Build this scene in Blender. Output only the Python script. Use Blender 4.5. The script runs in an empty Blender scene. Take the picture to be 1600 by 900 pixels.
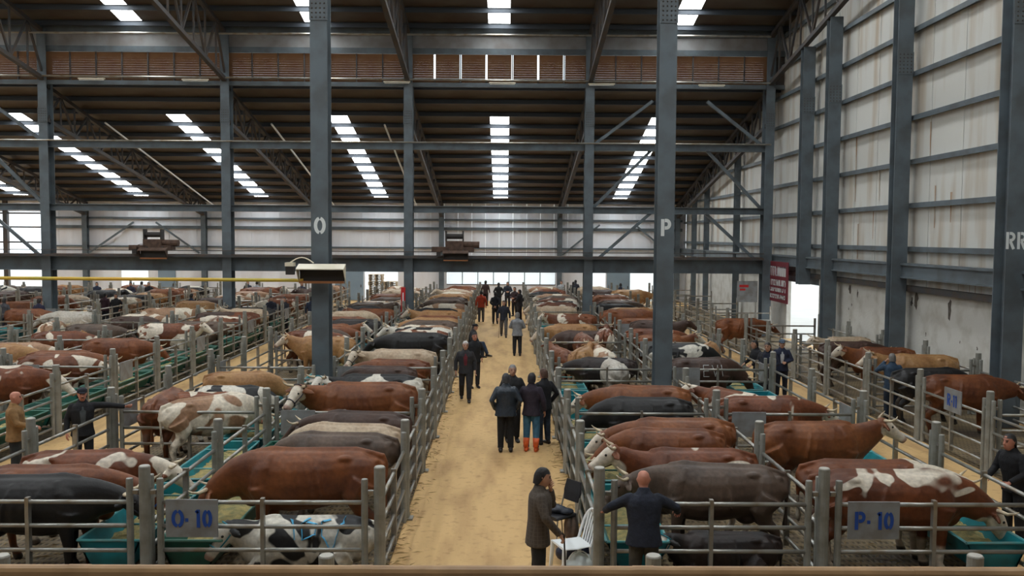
import bpy, bmesh, math, random
import numpy as np
from mathutils import Vector, Matrix
from mathutils.bvhtree import BVHTree

random.seed(7)
rnd = random.Random(11)
SC = bpy.context.scene
COL = SC.collection
PI = math.pi

# ------------------------------------------------------------------ camera
F = 1400.0
CAMP = np.array((0.0, 0.0, 4.7))
yaw, pitch, roll = math.atan(12 / F), math.atan(80 / F), 0.006
fwd = np.array((math.sin(yaw) * math.cos(pitch), math.cos(yaw) * math.cos(pitch), -math.sin(pitch)))
r0 = np.array((math.cos(yaw), -math.sin(yaw), 0.0))
u0 = np.cross(r0, fwd)
RT = math.cos(roll) * r0 + math.sin(roll) * u0
UP = -math.sin(roll) * r0 + math.cos(roll) * u0
cam_d = bpy.data.cameras.new('camera')
cam = bpy.data.objects.new('camera', cam_d)
COL.objects.link(cam)
cam_d.sensor_width = 36
cam_d.lens = F / 1600 * 36
cam_d.clip_start = 0.05
cam_d.clip_end = 400
cam.matrix_world = Matrix(((RT[0], UP[0], -fwd[0], CAMP[0]), (RT[1], UP[1], -fwd[1], CAMP[1]),
                           (RT[2], UP[2], -fwd[2], CAMP[2]), (0, 0, 0, 1)))
SC.camera = cam

# ------------------------------------------------------------------ world, exposure
SKY_STRENGTH = 2.6
SKYLIGHT = 15.0
w = bpy.data.worlds.new('overcast_sky')
SC.world = w
w.use_nodes = True
w.node_tree.nodes['Background'].inputs[0].default_value = (0.86, 0.95, 1.0, 1)
w.node_tree.nodes['Background'].inputs[1].default_value = SKY_STRENGTH
SC.view_settings.view_transform = 'Standard'
SC.view_settings.look = 'None'
SC.view_settings.gamma = 1
SC.view_settings.use_curve_mapping = False
SC.view_settings.exposure = -0.06


def ray(px, py):
    return fwd * F + RT * (px - 800) + UP * (450 - py)


def gp(px, py, h=0.0):
    d = ray(px, py)
    return CAMP + d * ((h - CAMP[2]) / d[2])


def atY(px, py, Y):
    d = ray(px, py)
    return CAMP + d * (Y / d[1])


def atX(px, py, X):
    d = ray(px, py)
    return CAMP + d * (X / d[0])


def proj(p):
    v = np.array(p) - CAMP
    z = v @ fwd
    if z < 0.1:
        return None
    return 800 + F * (v @ RT) / z, 450 - F * (v @ UP) / z


def seen(p, m=90):
    q = proj(p)
    return q is not None and -m < q[0] < 1600 + m and -200 < q[1] < 900 + m + 60


# ------------------------------------------------------------------ materials
MATS = {}


def mat(name, col, rough=0.6, metal=0.0, var=0.0, vscale=4.0, col2=None, bump=0.0, bscale=30.0, emit=None, spec=0.4,
        streak=None, coord='Object', lo=0.4, hi=0.62, detail=4.0):
    if name in MATS:
        return MATS[name]
    m = bpy.data.materials.new(name)
    MATS[name] = m
    m.use_nodes = True
    nt = m.node_tree
    N, L = nt.nodes, nt.links
    b = N['Principled BSDF']
    b.inputs['Base Color'].default_value = (*col, 1)
    b.inputs['Roughness'].default_value = rough
    b.inputs['Metallic'].default_value = metal
    b.inputs['Specular IOR Level'].default_value = spec
    if emit:
        b.inputs['Emission Color'].default_value = (*emit[0], 1)
        b.inputs['Emission Strength'].default_value = emit[1]
    tc = N.new('ShaderNodeTexCoord')
    out = None
    if var or col2:
        n = N.new('ShaderNodeTexNoise')
        n.inputs['Scale'].default_value = vscale
        n.inputs['Detail'].default_value = detail
        src = tc.outputs[coord]
        if streak:
            mp = N.new('ShaderNodeMapping')
            mp.inputs['Scale'].default_value = streak
            L.new(src, mp.inputs[0])
            src = mp.outputs[0]
        L.new(src, n.inputs['Vector'])
        r = N.new('ShaderNodeValToRGB')
        r.color_ramp.elements[0].position = lo
        r.color_ramp.elements[1].position = hi
        c2 = col2 if col2 else tuple(c * (1 - var) for c in col)
        r.color_ramp.elements[0].color = (*col, 1)
        r.color_ramp.elements[1].color = (*c2, 1)
        L.new(n.outputs['Fac'], r.inputs[0])
        L.new(r.outputs[0], b.inputs['Base Color'])
        out = r
    if bump:
        n2 = N.new('ShaderNodeTexNoise')
        n2.inputs['Scale'].default_value = bscale
        n2.inputs['Detail'].default_value = 3
        L.new(tc.outputs[coord], n2.inputs['Vector'])
        bp = N.new('ShaderNodeBump')
        bp.inputs['Strength'].default_value = bump
        bp.inputs['Distance'].default_value = 0.02
        L.new(n2.outputs['Fac'], bp.inputs['Height'])
        L.new(bp.outputs[0], b.inputs['Normal'])
    return m


M_STEEL = mat('blue_grey_steel', (0.12, 0.148, 0.168), 0.5, 0.0, col2=(0.092, 0.106, 0.114), vscale=1.5)
M_STEELD = mat('dark_truss_steel', (0.055, 0.055, 0.058), 0.6, 0.0, col2=(0.075, 0.055, 0.042), vscale=2)
M_PURLIN = mat('purlin_steel', (0.05, 0.06, 0.075), 0.55, 0.0)
M_ROOF = mat('roof_sheet', (0.115, 0.093, 0.07), 0.55, 0.0, col2=(0.085, 0.056, 0.037), vscale=0.6)
M_SKY = mat('skylight_sheet', (0.8, 0.82, 0.82), 0.4, emit=((0.93, 0.98, 1.0), SKYLIGHT))
M_GALV = mat('galvanised_pipe', (0.35, 0.345, 0.32), 0.33, 0.6, col2=(0.24, 0.19, 0.13), vscale=3.0, lo=0.45, hi=0.7)
M_POST = mat('galvanised_post', (0.29, 0.29, 0.265), 0.5, 0.2, col2=(0.18, 0.165, 0.13), vscale=3.5, lo=0.42, hi=0.72)
M_PLATE = mat('grey_sign_plate', (0.27, 0.28, 0.285), 0.5, 0.1, col2=(0.21, 0.2, 0.19), vscale=4)
M_BLUE = mat('blue_paint', (0.015, 0.07, 0.33), 0.5)
M_WHITEP = mat('white_stencil_paint', (0.72, 0.76, 0.76), 0.6)
M_TEAL = mat('teal_trough_paint', (0.008, 0.20, 0.235), 0.4, col2=(0.01, 0.13, 0.16), vscale=3)
M_GREEN = mat('green_trough_paint', (0.012, 0.12, 0.085), 0.45, col2=(0.02, 0.08, 0.06), vscale=3)
M_FEED = mat('straw_feed', (0.42, 0.33, 0.13), 0.9, col2=(0.23, 0.22, 0.10), vscale=9, bump=1.0, bscale=60)
M_RUBBER = mat('dark_rubber', (0.02, 0.02, 0.02), 0.7)
M_YELLOW = mat('yellow_gas_pipe', (0.62, 0.36, 0.03), 0.45, col2=(0.5, 0.4, 0.05), vscale=1.2)
M_RED = mat('red_paint', (0.5, 0.02, 0.02), 0.5)
M_WOOD = mat('louvre_slats', (0.19, 0.085, 0.045), 0.7, col2=(0.30, 0.2, 0.11), vscale=0.22, lo=0.42, hi=0.55)
M_FARW = mat('far_cladding', (0.86, 0.88, 0.92), 0.5, col2=(0.74, 0.73, 0.75), vscale=0.8, streak=(1, 1, 0.25))
M_CLAD = mat('stained_cladding', (0.62, 0.615, 0.575), 0.6, col2=(0.43, 0.335, 0.23), vscale=1.5, streak=(1, 1, 0.12), lo=0.47, hi=0.76,
             coord='Object', detail=6)
M_CONC = mat('peeling_whitewash', (0.58, 0.565, 0.52), 0.85, col2=(0.40, 0.37, 0.31), vscale=1.6, bump=0.4, bscale=12, lo=0.45, hi=0.75, detail=7)
M_CONCD = mat('bare_concrete_patch', (0.13, 0.11, 0.09), 0.9, var=0.4, vscale=8)
M_PIPEB = mat('brown_rail_paint', (0.50, 0.30, 0.14), 0.45, col2=(0.38, 0.22, 0.10), vscale=6)
M_BALC = mat('balcony_concrete', (0.3, 0.28, 0.25), 0.8)
M_HORN = mat('horn', (0.62, 0.52, 0.36), 0.5, col2=(0.4, 0.3, 0.2), vscale=8)
M_EYE = mat('dark_eye', (0.01, 0.008, 0.006), 0.2)
M_ROPE = mat('teal_halter', (0.03, 0.22, 0.28), 0.7)
M_ROPEB = mat('dark_halter', (0.03, 0.03, 0.04), 0.7)
M_TAG = mat('yellow_ear_tag', (0.75, 0.5, 0.03), 0.5)
M_SKIN = mat('skin', (0.50, 0.27, 0.18), 0.55, var=0.15, vscale=12)
M_SKINR = mat('ruddy_skin', (0.52, 0.22, 0.15), 0.55, var=0.15, vscale=12)
M_TUBE = mat('fluorescent_tube', (0.8, 0.8, 0.76), 0.4)
M_WPLAST = mat('white_plastic', (0.78, 0.8, 0.8), 0.35)
M_BLACKC = mat('black_vinyl', (0.02, 0.02, 0.024), 0.4)
M_CHROME = mat('chair_tube', (0.45, 0.42, 0.38), 0.3, 0.7)
M_BANNER = mat('dark_red_banner', (0.15, 0.015, 0.025), 0.7)
M_CREAM = mat('cream_enamel', (0.72, 0.66, 0.52), 0.4)
M_COPPER = mat('burner_copper', (0.36, 0.16, 0.07), 0.4, 0.4)
M_DARK = mat('dark_housing', (0.03, 0.026, 0.024), 0.6)
M_RUST = mat('rusty_hoist', (0.11, 0.065, 0.045), 0.8, var=0.4, vscale=5)
M_BLUEDOOR = mat('blue_grey_door', (0.24, 0.32, 0.39), 0.5, var=0.1, vscale=0.8)
M_FROST = mat('frosted_window', (0.7, 0.75, 0.76), 0.4, emit=((0.85, 0.95, 1.0), 0.75))
M_PAINTB = mat('light_blue_marking', (0.08, 0.38, 0.62), 0.6)
M_STRAWPALLET = mat('pallet_wood', (0.38, 0.27, 0.16), 0.8, var=0.3, vscale=3)
M_GROUND = mat('outside_ground', (0.5, 0.48, 0.45), 0.9, var=0.1, vscale=0.4)


def floor_mat():
    m = bpy.data.materials.new('dusty_aisle_floor')
    m.use_nodes = True
    nt = m.node_tree
    N, L = nt.nodes, nt.links
    b = N['Principled BSDF']
    tc = N.new('ShaderNodeTexCoord')
    mp = N.new('ShaderNodeMapping')
    mp.inputs['Scale'].default_value = (1.6, 0.35, 1)
    L.new(tc.outputs['Object'], mp.inputs[0])
    n1 = N.new('ShaderNodeTexNoise')
    n1.inputs['Scale'].default_value = 1.3
    n1.inputs['Detail'].default_value = 8
    L.new(mp.outputs[0], n1.inputs['Vector'])
    r1 = N.new('ShaderNodeValToRGB')
    e = r1.color_ramp.elements
    e[0].position, e[0].color = 0.30, (0.42, 0.25, 0.10, 1)
    e[1].position, e[1].color = 0.56, (0.61, 0.39, 0.165, 1)
    L.new(n1.outputs['Fac'], r1.inputs[0])
    n2 = N.new('ShaderNodeTexNoise')
    n2.inputs['Scale'].default_value = 7
    n2.inputs['Detail'].default_value = 6
    L.new(tc.outputs['Object'], n2.inputs['Vector'])
    r2 = N.new('ShaderNodeValToRGB')
    e = r2.color_ramp.elements
    e[0].position, e[0].color = 0.25, (0.7, 0.66, 0.6, 1)
    e[1].position, e[1].color = 0.45, (1, 1, 1, 1)
    L.new(n2.outputs['Fac'], r2.inputs[0])
    mx = N.new('ShaderNodeMix')
    mx.data_type = 'RGBA'
    mx.blend_type = 'MULTIPLY'
    mx.inputs[0].default_value = 1
    L.new(r1.outputs[0], mx.inputs[6])
    L.new(r2.outputs[0], mx.inputs[7])
    L.new(mx.outputs[2], b.inputs['Base Color'])
    b.inputs['Roughness'].default_value = 0.75
    bp = N.new('ShaderNodeBump')
    bp.inputs['Strength'].default_value = 0.35
    bp.inputs['Distance'].default_value = 0.02
    n3 = N.new('ShaderNodeTexNoise')
    n3.inputs['Scale'].default_value = 22
    n3.inputs['Detail'].default_value = 5
    L.new(tc.outputs['Object'], n3.inputs['Vector'])
    L.new(n3.outputs['Fac'], bp.inputs['Height'])
    L.new(bp.outputs[0], b.inputs['Normal'])
    return m


def pen_mat():
    m = bpy.data.materials.new('slatted_pen_floor')
    m.use_nodes = True
    nt = m.node_tree
    N, L = nt.nodes, nt.links
    b = N['Principled BSDF']
    tc = N.new('ShaderNodeTexCoord')
    n1 = N.new('ShaderNodeTexNoise')
    n1.inputs['Scale'].default_value = 1.1
    n1.inputs['Detail'].default_value = 7
    L.new(tc.outputs['Object'], n1.inputs['Vector'])
    r1 = N.new('ShaderNodeValToRGB')
    e = r1.color_ramp.elements
    e[0].position, e[0].color = 0.33, (0.075, 0.05, 0.03, 1)
    e[1].position, e[1].color = 0.68, (0.30, 0.22, 0.115, 1)
    L.new(n1.outputs['Fac'], r1.inputs[0])
    wv = N.new('ShaderNodeTexWave')
    wv.wave_type = 'BANDS'
    wv.bands_direction = 'X'
    wv.inputs['Scale'].default_value = 3.6
    wv.inputs['Distortion'].default_value = 0.3
    L.new(tc.outputs['Object'], wv.inputs['Vector'])
    wv2 = N.new('ShaderNodeTexWave')
    wv2.wave_type = 'BANDS'
    wv2.bands_direction = 'Y'
    wv2.inputs['Scale'].default_value = 1.6
    wv2.inputs['Distortion'].default_value = 0.3
    L.new(tc.outputs['Object'], wv2.inputs['Vector'])
    mn = N.new('ShaderNodeMath')
    mn.operation = 'MAXIMUM'
    L.new(wv.outputs['Fac'], mn.inputs[0])
    L.new(wv2.outputs['Fac'], mn.inputs[1])
    r2 = N.new('ShaderNodeValToRGB')
    e = r2.color_ramp.elements
    e[0].position, e[0].color = 0.25, (0.3, 0.3, 0.3, 1)
    e[1].position, e[1].color = 0.5, (1, 1, 1, 1)
    L.new(mn.outputs[0], r2.inputs[0])
    mx = N.new('ShaderNodeMix')
    mx.data_type = 'RGBA'
    mx.blend_type = 'MULTIPLY'
    mx.inputs[0].default_value = 0.85
    L.new(r1.outputs[0], mx.inputs[6])
    L.new(r2.outputs[0], mx.inputs[7])
    L.new(mx.outputs[2], b.inputs['Base Color'])
    b.inputs['Roughness'].default_value = 0.7
    bp = N.new('ShaderNodeBump')
    bp.inputs['Strength'].default_value = 0.6
    bp.inputs['Distance'].default_value = 0.03
    L.new(mn.outputs[0], bp.inputs['Height'])
    L.new(bp.outputs[0], b.inputs['Normal'])
    return m


M_FLOOR = floor_mat()
M_PEN = pen_mat()


# ------------------------------------------------------------------ mesh helpers
class MB:
    def __init__(self):
        self.v, self.f = [], []

    def add(self, vs, fs):
        o = len(self.v)
        self.v += [tuple(map(float, p)) for p in vs]
        self.f += [tuple(i + o for i in f) for f in fs]
        return self

    def box(self, x0, x1, y0, y1, z0, z1):
        vs = [(x, y, z) for z in (z0, z1) for y in (y0, y1) for x in (x0, x1)]
        return self.add(vs, [(0, 2, 3, 1), (4, 5, 7, 6), (0, 1, 5, 4), (2, 6, 7, 3), (0, 4, 6, 2), (1, 3, 7, 5)])

    def bar(self, p, q, wd, ht, ref=(0, 0, 1)):
        p, q = np.array(p, float), np.array(q, float)
        t = q - p
        t /= np.linalg.norm(t)
        ref = np.array(ref, float)
        if abs(t @ ref) > 0.95:
            ref = np.array((0, 1.0, 0))
        a = np.cross(t, ref)
        a /= np.linalg.norm(a)
        b = np.cross(a, t)
        vs = []
        for c in (p, q):
            for sa, sb in ((-1, -1), (1, -1), (1, 1), (-1, 1)):
                vs.append(c + a * sa * wd / 2 + b * sb * ht / 2)
        return self.add(vs, [(0, 1, 2, 3), (7, 6, 5, 4), (0, 4, 5, 1), (1, 5, 6, 2), (2, 6, 7, 3), (3, 7, 4, 0)])

    def loft(self, rings, n=12, ref=(0, 1, 0), ex=2.0, caps=True):
        """rings: (pos, half lateral, half vertical)"""
        P = [np.array(r[0], float) for r in rings]
        vs = []
        ref = np.array(ref, float)
        for i, r in enumerate(rings):
            t = P[min(i + 1, len(P) - 1)] - P[max(i - 1, 0)]
            t /= (np.linalg.norm(t) + 1e-9)
            la = ref - (ref @ t) * t
            if np.linalg.norm(la) < 0.05:
                la = np.array((1.0, 0, 0)) - t[0] * t
            la /= np.linalg.norm(la)
            ve = np.cross(t, la)
            for k in range(n):
                a = 2 * PI * k / n
                c, s = math.cos(a), math.sin(a)
                c = math.copysign(abs(c) ** (2 / ex), c)
                s = math.copysign(abs(s) ** (2 / ex), s)
                vs.append(P[i] + la * c * r[1] + ve * s * r[2])
        fs = []
        m = len(rings)
        for i in range(m - 1):
            for k in range(n):
                k2 = (k + 1) % n
                fs.append((i * n + k, i * n + k2, (i + 1) * n + k2, (i + 1) * n + k))
        if caps:
            fs.append(tuple(range(n))[::-1])
            fs.append(tuple((m - 1) * n + k for k in range(n)))
        return self.add(vs, fs)

    def tube(self, pts, rad, n=8, ref=(0, 1, 0)):
        if not hasattr(rad, '__len__'):
            rad = [rad] * len(pts)
        return self.loft([(p, r, r) for p, r in zip(pts, rad)], n, ref)

    def ball(self, c, rx, ry=None, rz=None, n=10, m=7):
        ry = ry or rx
        rz = rz or rx
        vs = [(c[0], c[1], c[2] - rz)]
        for i in range(1, m):
            a = -PI / 2 + PI * i / m
            for k in range(n):
                b = 2 * PI * k / n
                vs.append((c[0] + rx * math.cos(a) * math.cos(b), c[1] + ry * math.cos(a) * math.sin(b), c[2] + rz * math.sin(a)))
        vs.append((c[0], c[1], c[2] + rz))
        fs = []
        for k in range(n):
            fs.append((0, 1 + (k + 1) % n, 1 + k))
            for i in range(m - 2):
                a = 1 + i * n
                fs.append((a + k, a + (k + 1) % n, a + n + (k + 1) % n, a + n + k))
            a = 1 + (m - 2) * n
            fs.append((a + k, a + (k + 1) % n, len(vs) - 1))
        return self.add(vs, fs)

    def mesh(self, name, m=None, smooth=False):
        me = bpy.data.meshes.new(name)
        me.from_pydata(self.v, [], self.f)
        if smooth:
            me.polygons.foreach_set('use_smooth', [True] * len(me.polygons))
        if m:
            me.materials.append(m)
        me.update()
        return me

    def build(self, name, m, parent=None, smooth=False, **kw):
        return ob(name, self.mesh(name, m, smooth), parent, **kw)


def ob(name, me, parent=None, loc=None, rz=None, scale=None, rot=None, m=None):
    o = bpy.data.objects.new(name, me)
    COL.objects.link(o)
    if parent is not None:
        o.parent = parent
    if loc is not None:
        o.location = loc
    if rz is not None:
        o.rotation_euler = (0, 0, rz)
    if rot is not None:
        o.rotation_euler = rot
    if scale is not None:
        o.scale = scale
    if m is not None:
        o.material_slots[0].link = 'OBJECT'
        o.material_slots[0].material = m
    return o


def tag(o, label, cat, group=None):
    o['label'] = label
    o['category'] = cat
    if group:
        o['group'] = group
    return o


def struct(o):
    o['kind'] = 'structure'
    return o


def empty(name, loc=(0, 0, 0), rz=0.0):
    o = bpy.data.objects.new(name, None)
    COL.objects.link(o)
    o.location = loc
    o.rotation_euler = (0, 0, rz)
    o.empty_display_size = 0.2
    return o


def evaluated(me, mods):
    o = bpy.data.objects.new('tmp', me)
    COL.objects.link(o)
    for t, kw in mods:
        md = o.modifiers.new(t, t)
        for k, v in kw.items():
            setattr(md, k, v)
    bpy.context.view_layer.update()
    dg = bpy.context.evaluated_depsgraph_get()
    r = bpy.data.meshes.new_from_object(o.evaluated_get(dg))
    bpy.data.objects.remove(o)
    r.polygons.foreach_set('use_smooth', [True] * len(r.polygons))
    return r


def remesh(me, voxel, smooth=4, dec=None):
    mods = [('REMESH', dict(mode='VOXEL', voxel_size=voxel)), ('SMOOTH', dict(iterations=smooth, factor=0.5))]
    if dec:
        mods.append(('DECIMATE', dict(ratio=dec)))
    return evaluated(me, mods)


ORD = ['first', 'second', 'third', 'fourth', 'fifth', 'sixth', 'seventh', 'eighth', 'ninth', 'tenth', 'eleventh', 'twelfth',
       'thirteenth', 'fourteenth', 'fifteenth', 'sixteenth', 'seventeenth', 'eighteenth', 'nineteenth', 'twentieth', 'last', 'last']


# stencil glyphs as strokes in a unit-high box
def arc(cx, cy, rx, ry, a0, a1, n=9):
    return [(cx + rx * math.cos(math.radians(a0 + (a1 - a0) * i / n)), cy + ry * math.sin(math.radians(a0 + (a1 - a0) * i / n))) for i in range(n + 1)]


GLYPH = {
    'O': ([arc(0.32, 0.5, 0.25, 0.42, 98, 262), arc(0.32, 0.5, 0.25, 0.42, -82, 82)], 0.6),
    '0': ([arc(0.24, 0.5, 0.18, 0.42, 99, 261), arc(0.24, 0.5, 0.18, 0.42, -81, 81)], 0.46),
    '1': ([[(0.12, 0.0), (0.12, 1.0)], [(0.0, 0.82), (0.08, 0.92)]], 0.26),
    'P': ([[(0.08, 0), (0.08, 1)], [(0.2, 0.92)] + arc(0.3, 0.7, 0.18, 0.22, 90, -90) + [(0.2, 0.48)]], 0.54),
    'R': ([[(0.08, 0), (0.08, 1)], [(0.2, 0.92)] + arc(0.28, 0.72, 0.18, 0.2, 90, -90) + [(0.2, 0.52)], [(0.26, 0.44), (0.46, 0.0)]], 0.56),
    '-': ([[(0.02, 0.42), (0.2, 0.42)]], 0.24),
    ' ': ([], 0.18),
}


def lettering(name, text, origin, rt, up, height, m, parent=None, stroke=0.15, lift=0.006):
    rt, up = np.array(rt, float), np.array(up, float)
    nr = np.cross(rt, up)
    total = sum(GLYPH[c][1] + 0.1 for c in text) - 0.1
    x = -total / 2
    mb = MB()
    for c in text:
        g, adv = GLYPH[c]
        for pl in g:
            n = len(pl)
            L_, R_ = [], []
            for i in range(n):
                a, b_ = np.array(pl[max(i - 1, 0)]), np.array(pl[min(i + 1, n - 1)])
                t = (b_ - a) / (np.linalg.norm(b_ - a) + 1e-9)
                nn = np.array((-t[1], t[0])) * stroke / 2
                L_.append(np.array(pl[i]) + nn)
                R_.append(np.array(pl[i]) - nn)
            vs = []
            for q in L_ + R_:
                vs.append(np.array(origin) + (rt * (q[0] + x) + up * (q[1] - 0.5)) * height + nr * lift)
            mb.add(vs, [(i, n + i, n + i + 1, i + 1) for i in range(n - 1)])
        x += adv + 0.1
    return mb.build(name, m, parent)


# ------------------------------------------------------------------ hall dimensions
Y1, Y2, Y3 = 22.5, 43.0, 65.5
XW = 13.25                      # right wall
XL = -52.0
COLX = [-30.3, -21.75, -13.2, -4.58, 4.0, 12.55]
SKX = [-43.0, -34.5, -25.95, -17.4, -8.85, -0.3, 8.25]


def roof_h(Y):
    if Y > Y2:
        return 12.05 - (Y - Y2) * 0.213
    if Y > Y1:
        return 14.5 + (Y2 - Y) * 0.19
    return 14.5 + (Y2 - Y1) * 0.19 - (Y1 - Y) * 0.19


# ------------------------------------------------------------------ floor and ground
fl = struct(MB().box(XL, XW + 0.3, -14, Y3 + 0.2, -0.3, 0).build('floor', M_FLOOR))
g = struct(MB().box(-90, 60, -30, 140, -0.5, -0.31).build('floor_outside', M_GROUND))

BLOCKS = [('P', 4.25, 1.27, 7.2), ('O', -4.72, -7.8, -1.63), ('N', -13.3, -16.4, -10.4), ('M', -21.9, -25.0, -19.0), ('L', -30.5, -33.6, -27.6)]
YC = [11.67 + 6.05 * k for k in range(9)]
YEND = YC[-1]
for nm, xc, xa, xb in BLOCKS:
    MB().box(xa, xb, 6.0, YEND, 0.0, 0.015).build('pen_floor', M_PEN, fl)
MB().box(9.75, 12.9, 6.0, YEND, 0.0, 0.015).build('pen_floor', M_PEN, fl)

# ------------------------------------------------------------------ ceiling: sheets, skylights, purlins, trusses
ceil = struct(empty('ceiling', (0, 0, 0)))
SW = 0.5


def slope_strip(mb, x0, x1, ya, yb, dz, th):
    za, zb = roof_h(ya) if ya != Y2 else None, roof_h(yb)
    vs = []
    for (x, y, z) in ((x0, ya, za), (x1, ya, za), (x1, yb, zb), (x0, yb, zb)):
        vs.append((x, y, z + dz))
    vs += [(v[0], v[1], v[2] + th) for v in vs]
    mb.add(vs, [(0, 3, 2, 1), (4, 5, 6, 7), (0, 1, 5, 4), (1, 2, 6, 5), (2, 3, 7, 6), (3, 0, 4, 7)])


SEGS = [(Y2 + 0.001, Y3 + 0.25), (Y1, Y2 - 0.001), (-14.0, Y1 - 0.001)]
edges = [XL]
for x in SKX:
    edges += [x - SW, x + SW]
edges.append(XW + 0.3)
for ya, yb in SEGS:
    for i in range(0, len(edges), 2):
        mb = MB()
        slope_strip(mb, edges[i], edges[i + 1], ya, yb, 0.0, 0.08)
        mb.build('roof_sheet', M_ROOF, ceil)
    for x in SKX:
        s0 = ya + (4.6 if ya > Y2 else (14.5 if ya < 0 else 0.4))  # unseen slope over the camera: strips cut short to dim the foreground
        s1 = yb - 1.2 if ya > Y2 else yb - 0.5
        mb = MB()
        slope_strip(mb, x - SW, x + SW, s0, s1, 0.02, 0.03)
        mb.build('skylight', M_SKY, ceil)
        for a, b_ in ((ya, s0), (s1, yb)):
            if b_ - a > 0.02:
                mb = MB()
                slope_strip(mb, x - SW, x + SW, a, b_, 0.0, 0.08)
                mb.build('roof_sheet', M_ROOF, ceil)
# purlins: Z-sections along X
pm = MB()
pm.box(XL, XW, -0.03, 0.03, -0.2, 0).box(XL, XW, -0.03, 0.085, -0.215, -0.2).box(XL, XW, -0.09, 0.035, -0.01, 0.0)
pme = pm.mesh('purlin', M_PURLIN)
for ya, yb, n in ((Y2 + 0.5, Y3 - 0.3, 13), (Y1 + 0.2, Y2 - 0.6, 13), (-12.0, Y1 - 1.0, 16)):
    for i in range(n):
        y = ya + (yb - ya) * i / (n - 1)
        ob('purlin', pme, ceil, (0, y, roof_h(y) - 0.01))


def truss(X, ya, yb, bot, n, topdz=-0.34):
    root = empty('truss', (0, 0, 0))
    root.parent = ceil

    def top(y):
        return roof_h(y) + topdz
    e = 0.001
    yy = [ya + (yb - ya) * i / n for i in range(n + 1)]
    yy[0] += e if ya == Y2 else 0
    MB().bar((X, yy[0], top(yy[0])), (X, yy[-1], top(yy[-1])), 0.2, 0.18).build('top_chord', M_STEELD, root)
    MB().bar((X, yy[0], bot(yy[0])), (X, yy[-1], bot(yy[-1])), 0.2, 0.18).build('bottom_chord', M_STEELD, root)
    for i in range(n):
        a, b_ = yy[i], yy[i + 1]
        p, q = ((X, a, bot(a)), (X, b_, top(b_))) if i % 2 == 0 else ((X, a, top(a)), (X, b_, bot(b_)))
        MB().bar(p, q, 0.09, 0.09).build('web_member', M_STEELD, root)
        if 0 < i:
            MB().bar((X, a, bot(a)), (X, a, top(a)), 0.07, 0.07).build('web_member', M_STEELD, root)


for X in COLX:
    truss(X, Y2 + 0.05, Y3 - 0.1, lambda y: 10.1 - (y - Y2) * 0.178, 16)
    truss(X, Y2 - 0.05, Y1, lambda y: 11.95 + (Y2 - y) * 0.17, 14)
truss(-39, Y2 + 0.05, Y3 - 0.1, lambda y: 10.1 - (y - Y2) * 0.178, 16)

# ------------------------------------------------------------------ clerestory between the roofs: sheet band and louvred panels
wc = struct(empty('wall_clerestory', (0, 0, 0)))
MB().box(XL, XW, Y2 - 0.05, Y2 + 0.02, 13.45, 14.25).build('cladding_band', mat('band_sheet', (0.30, 0.30, 0.30), 0.5, col2=(0.22, 0.2, 0.19), vscale=1.0), wc)
MB().box(XL, XW, Y2 - 0.16, Y2 - 0.06, 14.15, 14.5).build('eaves_beam', M_STEEL, wc)
MB().box(XL, XW, Y2 - 0.16, Y2 - 0.06, 13.28, 13.55).build('louvre_header', M_STEEL, wc)
MB().box(XL, XW, Y2 - 0.16, Y2 - 0.02, 11.75, 11.95).build('louvre_sill', M_STEEL, wc)
lv = MB()
for i in range(13):
    z = 11.98 + i * 0.107
    lv.add([(-0.56, 0.05, z), (0.56, 0.05, z), (0.56, -0.035, z + 0.088), (-0.56, -0.035, z + 0.088)], [(0, 1, 2, 3)])
    lv.add([(-0.56, 0.062, z), (0.56, 0.062, z), (0.56, -0.023, z + 0.088), (-0.56, -0.023, z + 0.088)], [(3, 2, 1, 0)])
lvm = lv.mesh('louvre_panel', M_WOOD)
mul = MB().box(-0.025, 0.025, -0.05, 0.05, 11.95, 13.4).mesh('mullion', M_STEELD)
allx = [-47.4, -38.85] + COLX
MB().box(12.5, XW, Y2 - 0.05, Y2 + 0.03, 11.9, 13.5).build('end_panel', M_STEELD, wc)
for a, b_ in zip(allx[:-1], allx[1:]):
    n = 7
    p = (b_ - a) / n
    for i in range(n):
        x = a + p * (i + 0.5)
        mid = -5 < a < 3
        ob('louvre_panel', lvm, wc, (x, Y2 - 0.02, 0), scale=(p / 1.17 * (0.97 if mid else 1.04), 1, 1))
        if i and not (mid and i in (1, 3, 5)):
            ob('mullion', mul, wc, (a + p * i, Y2 - 0.05, 0))

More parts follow.
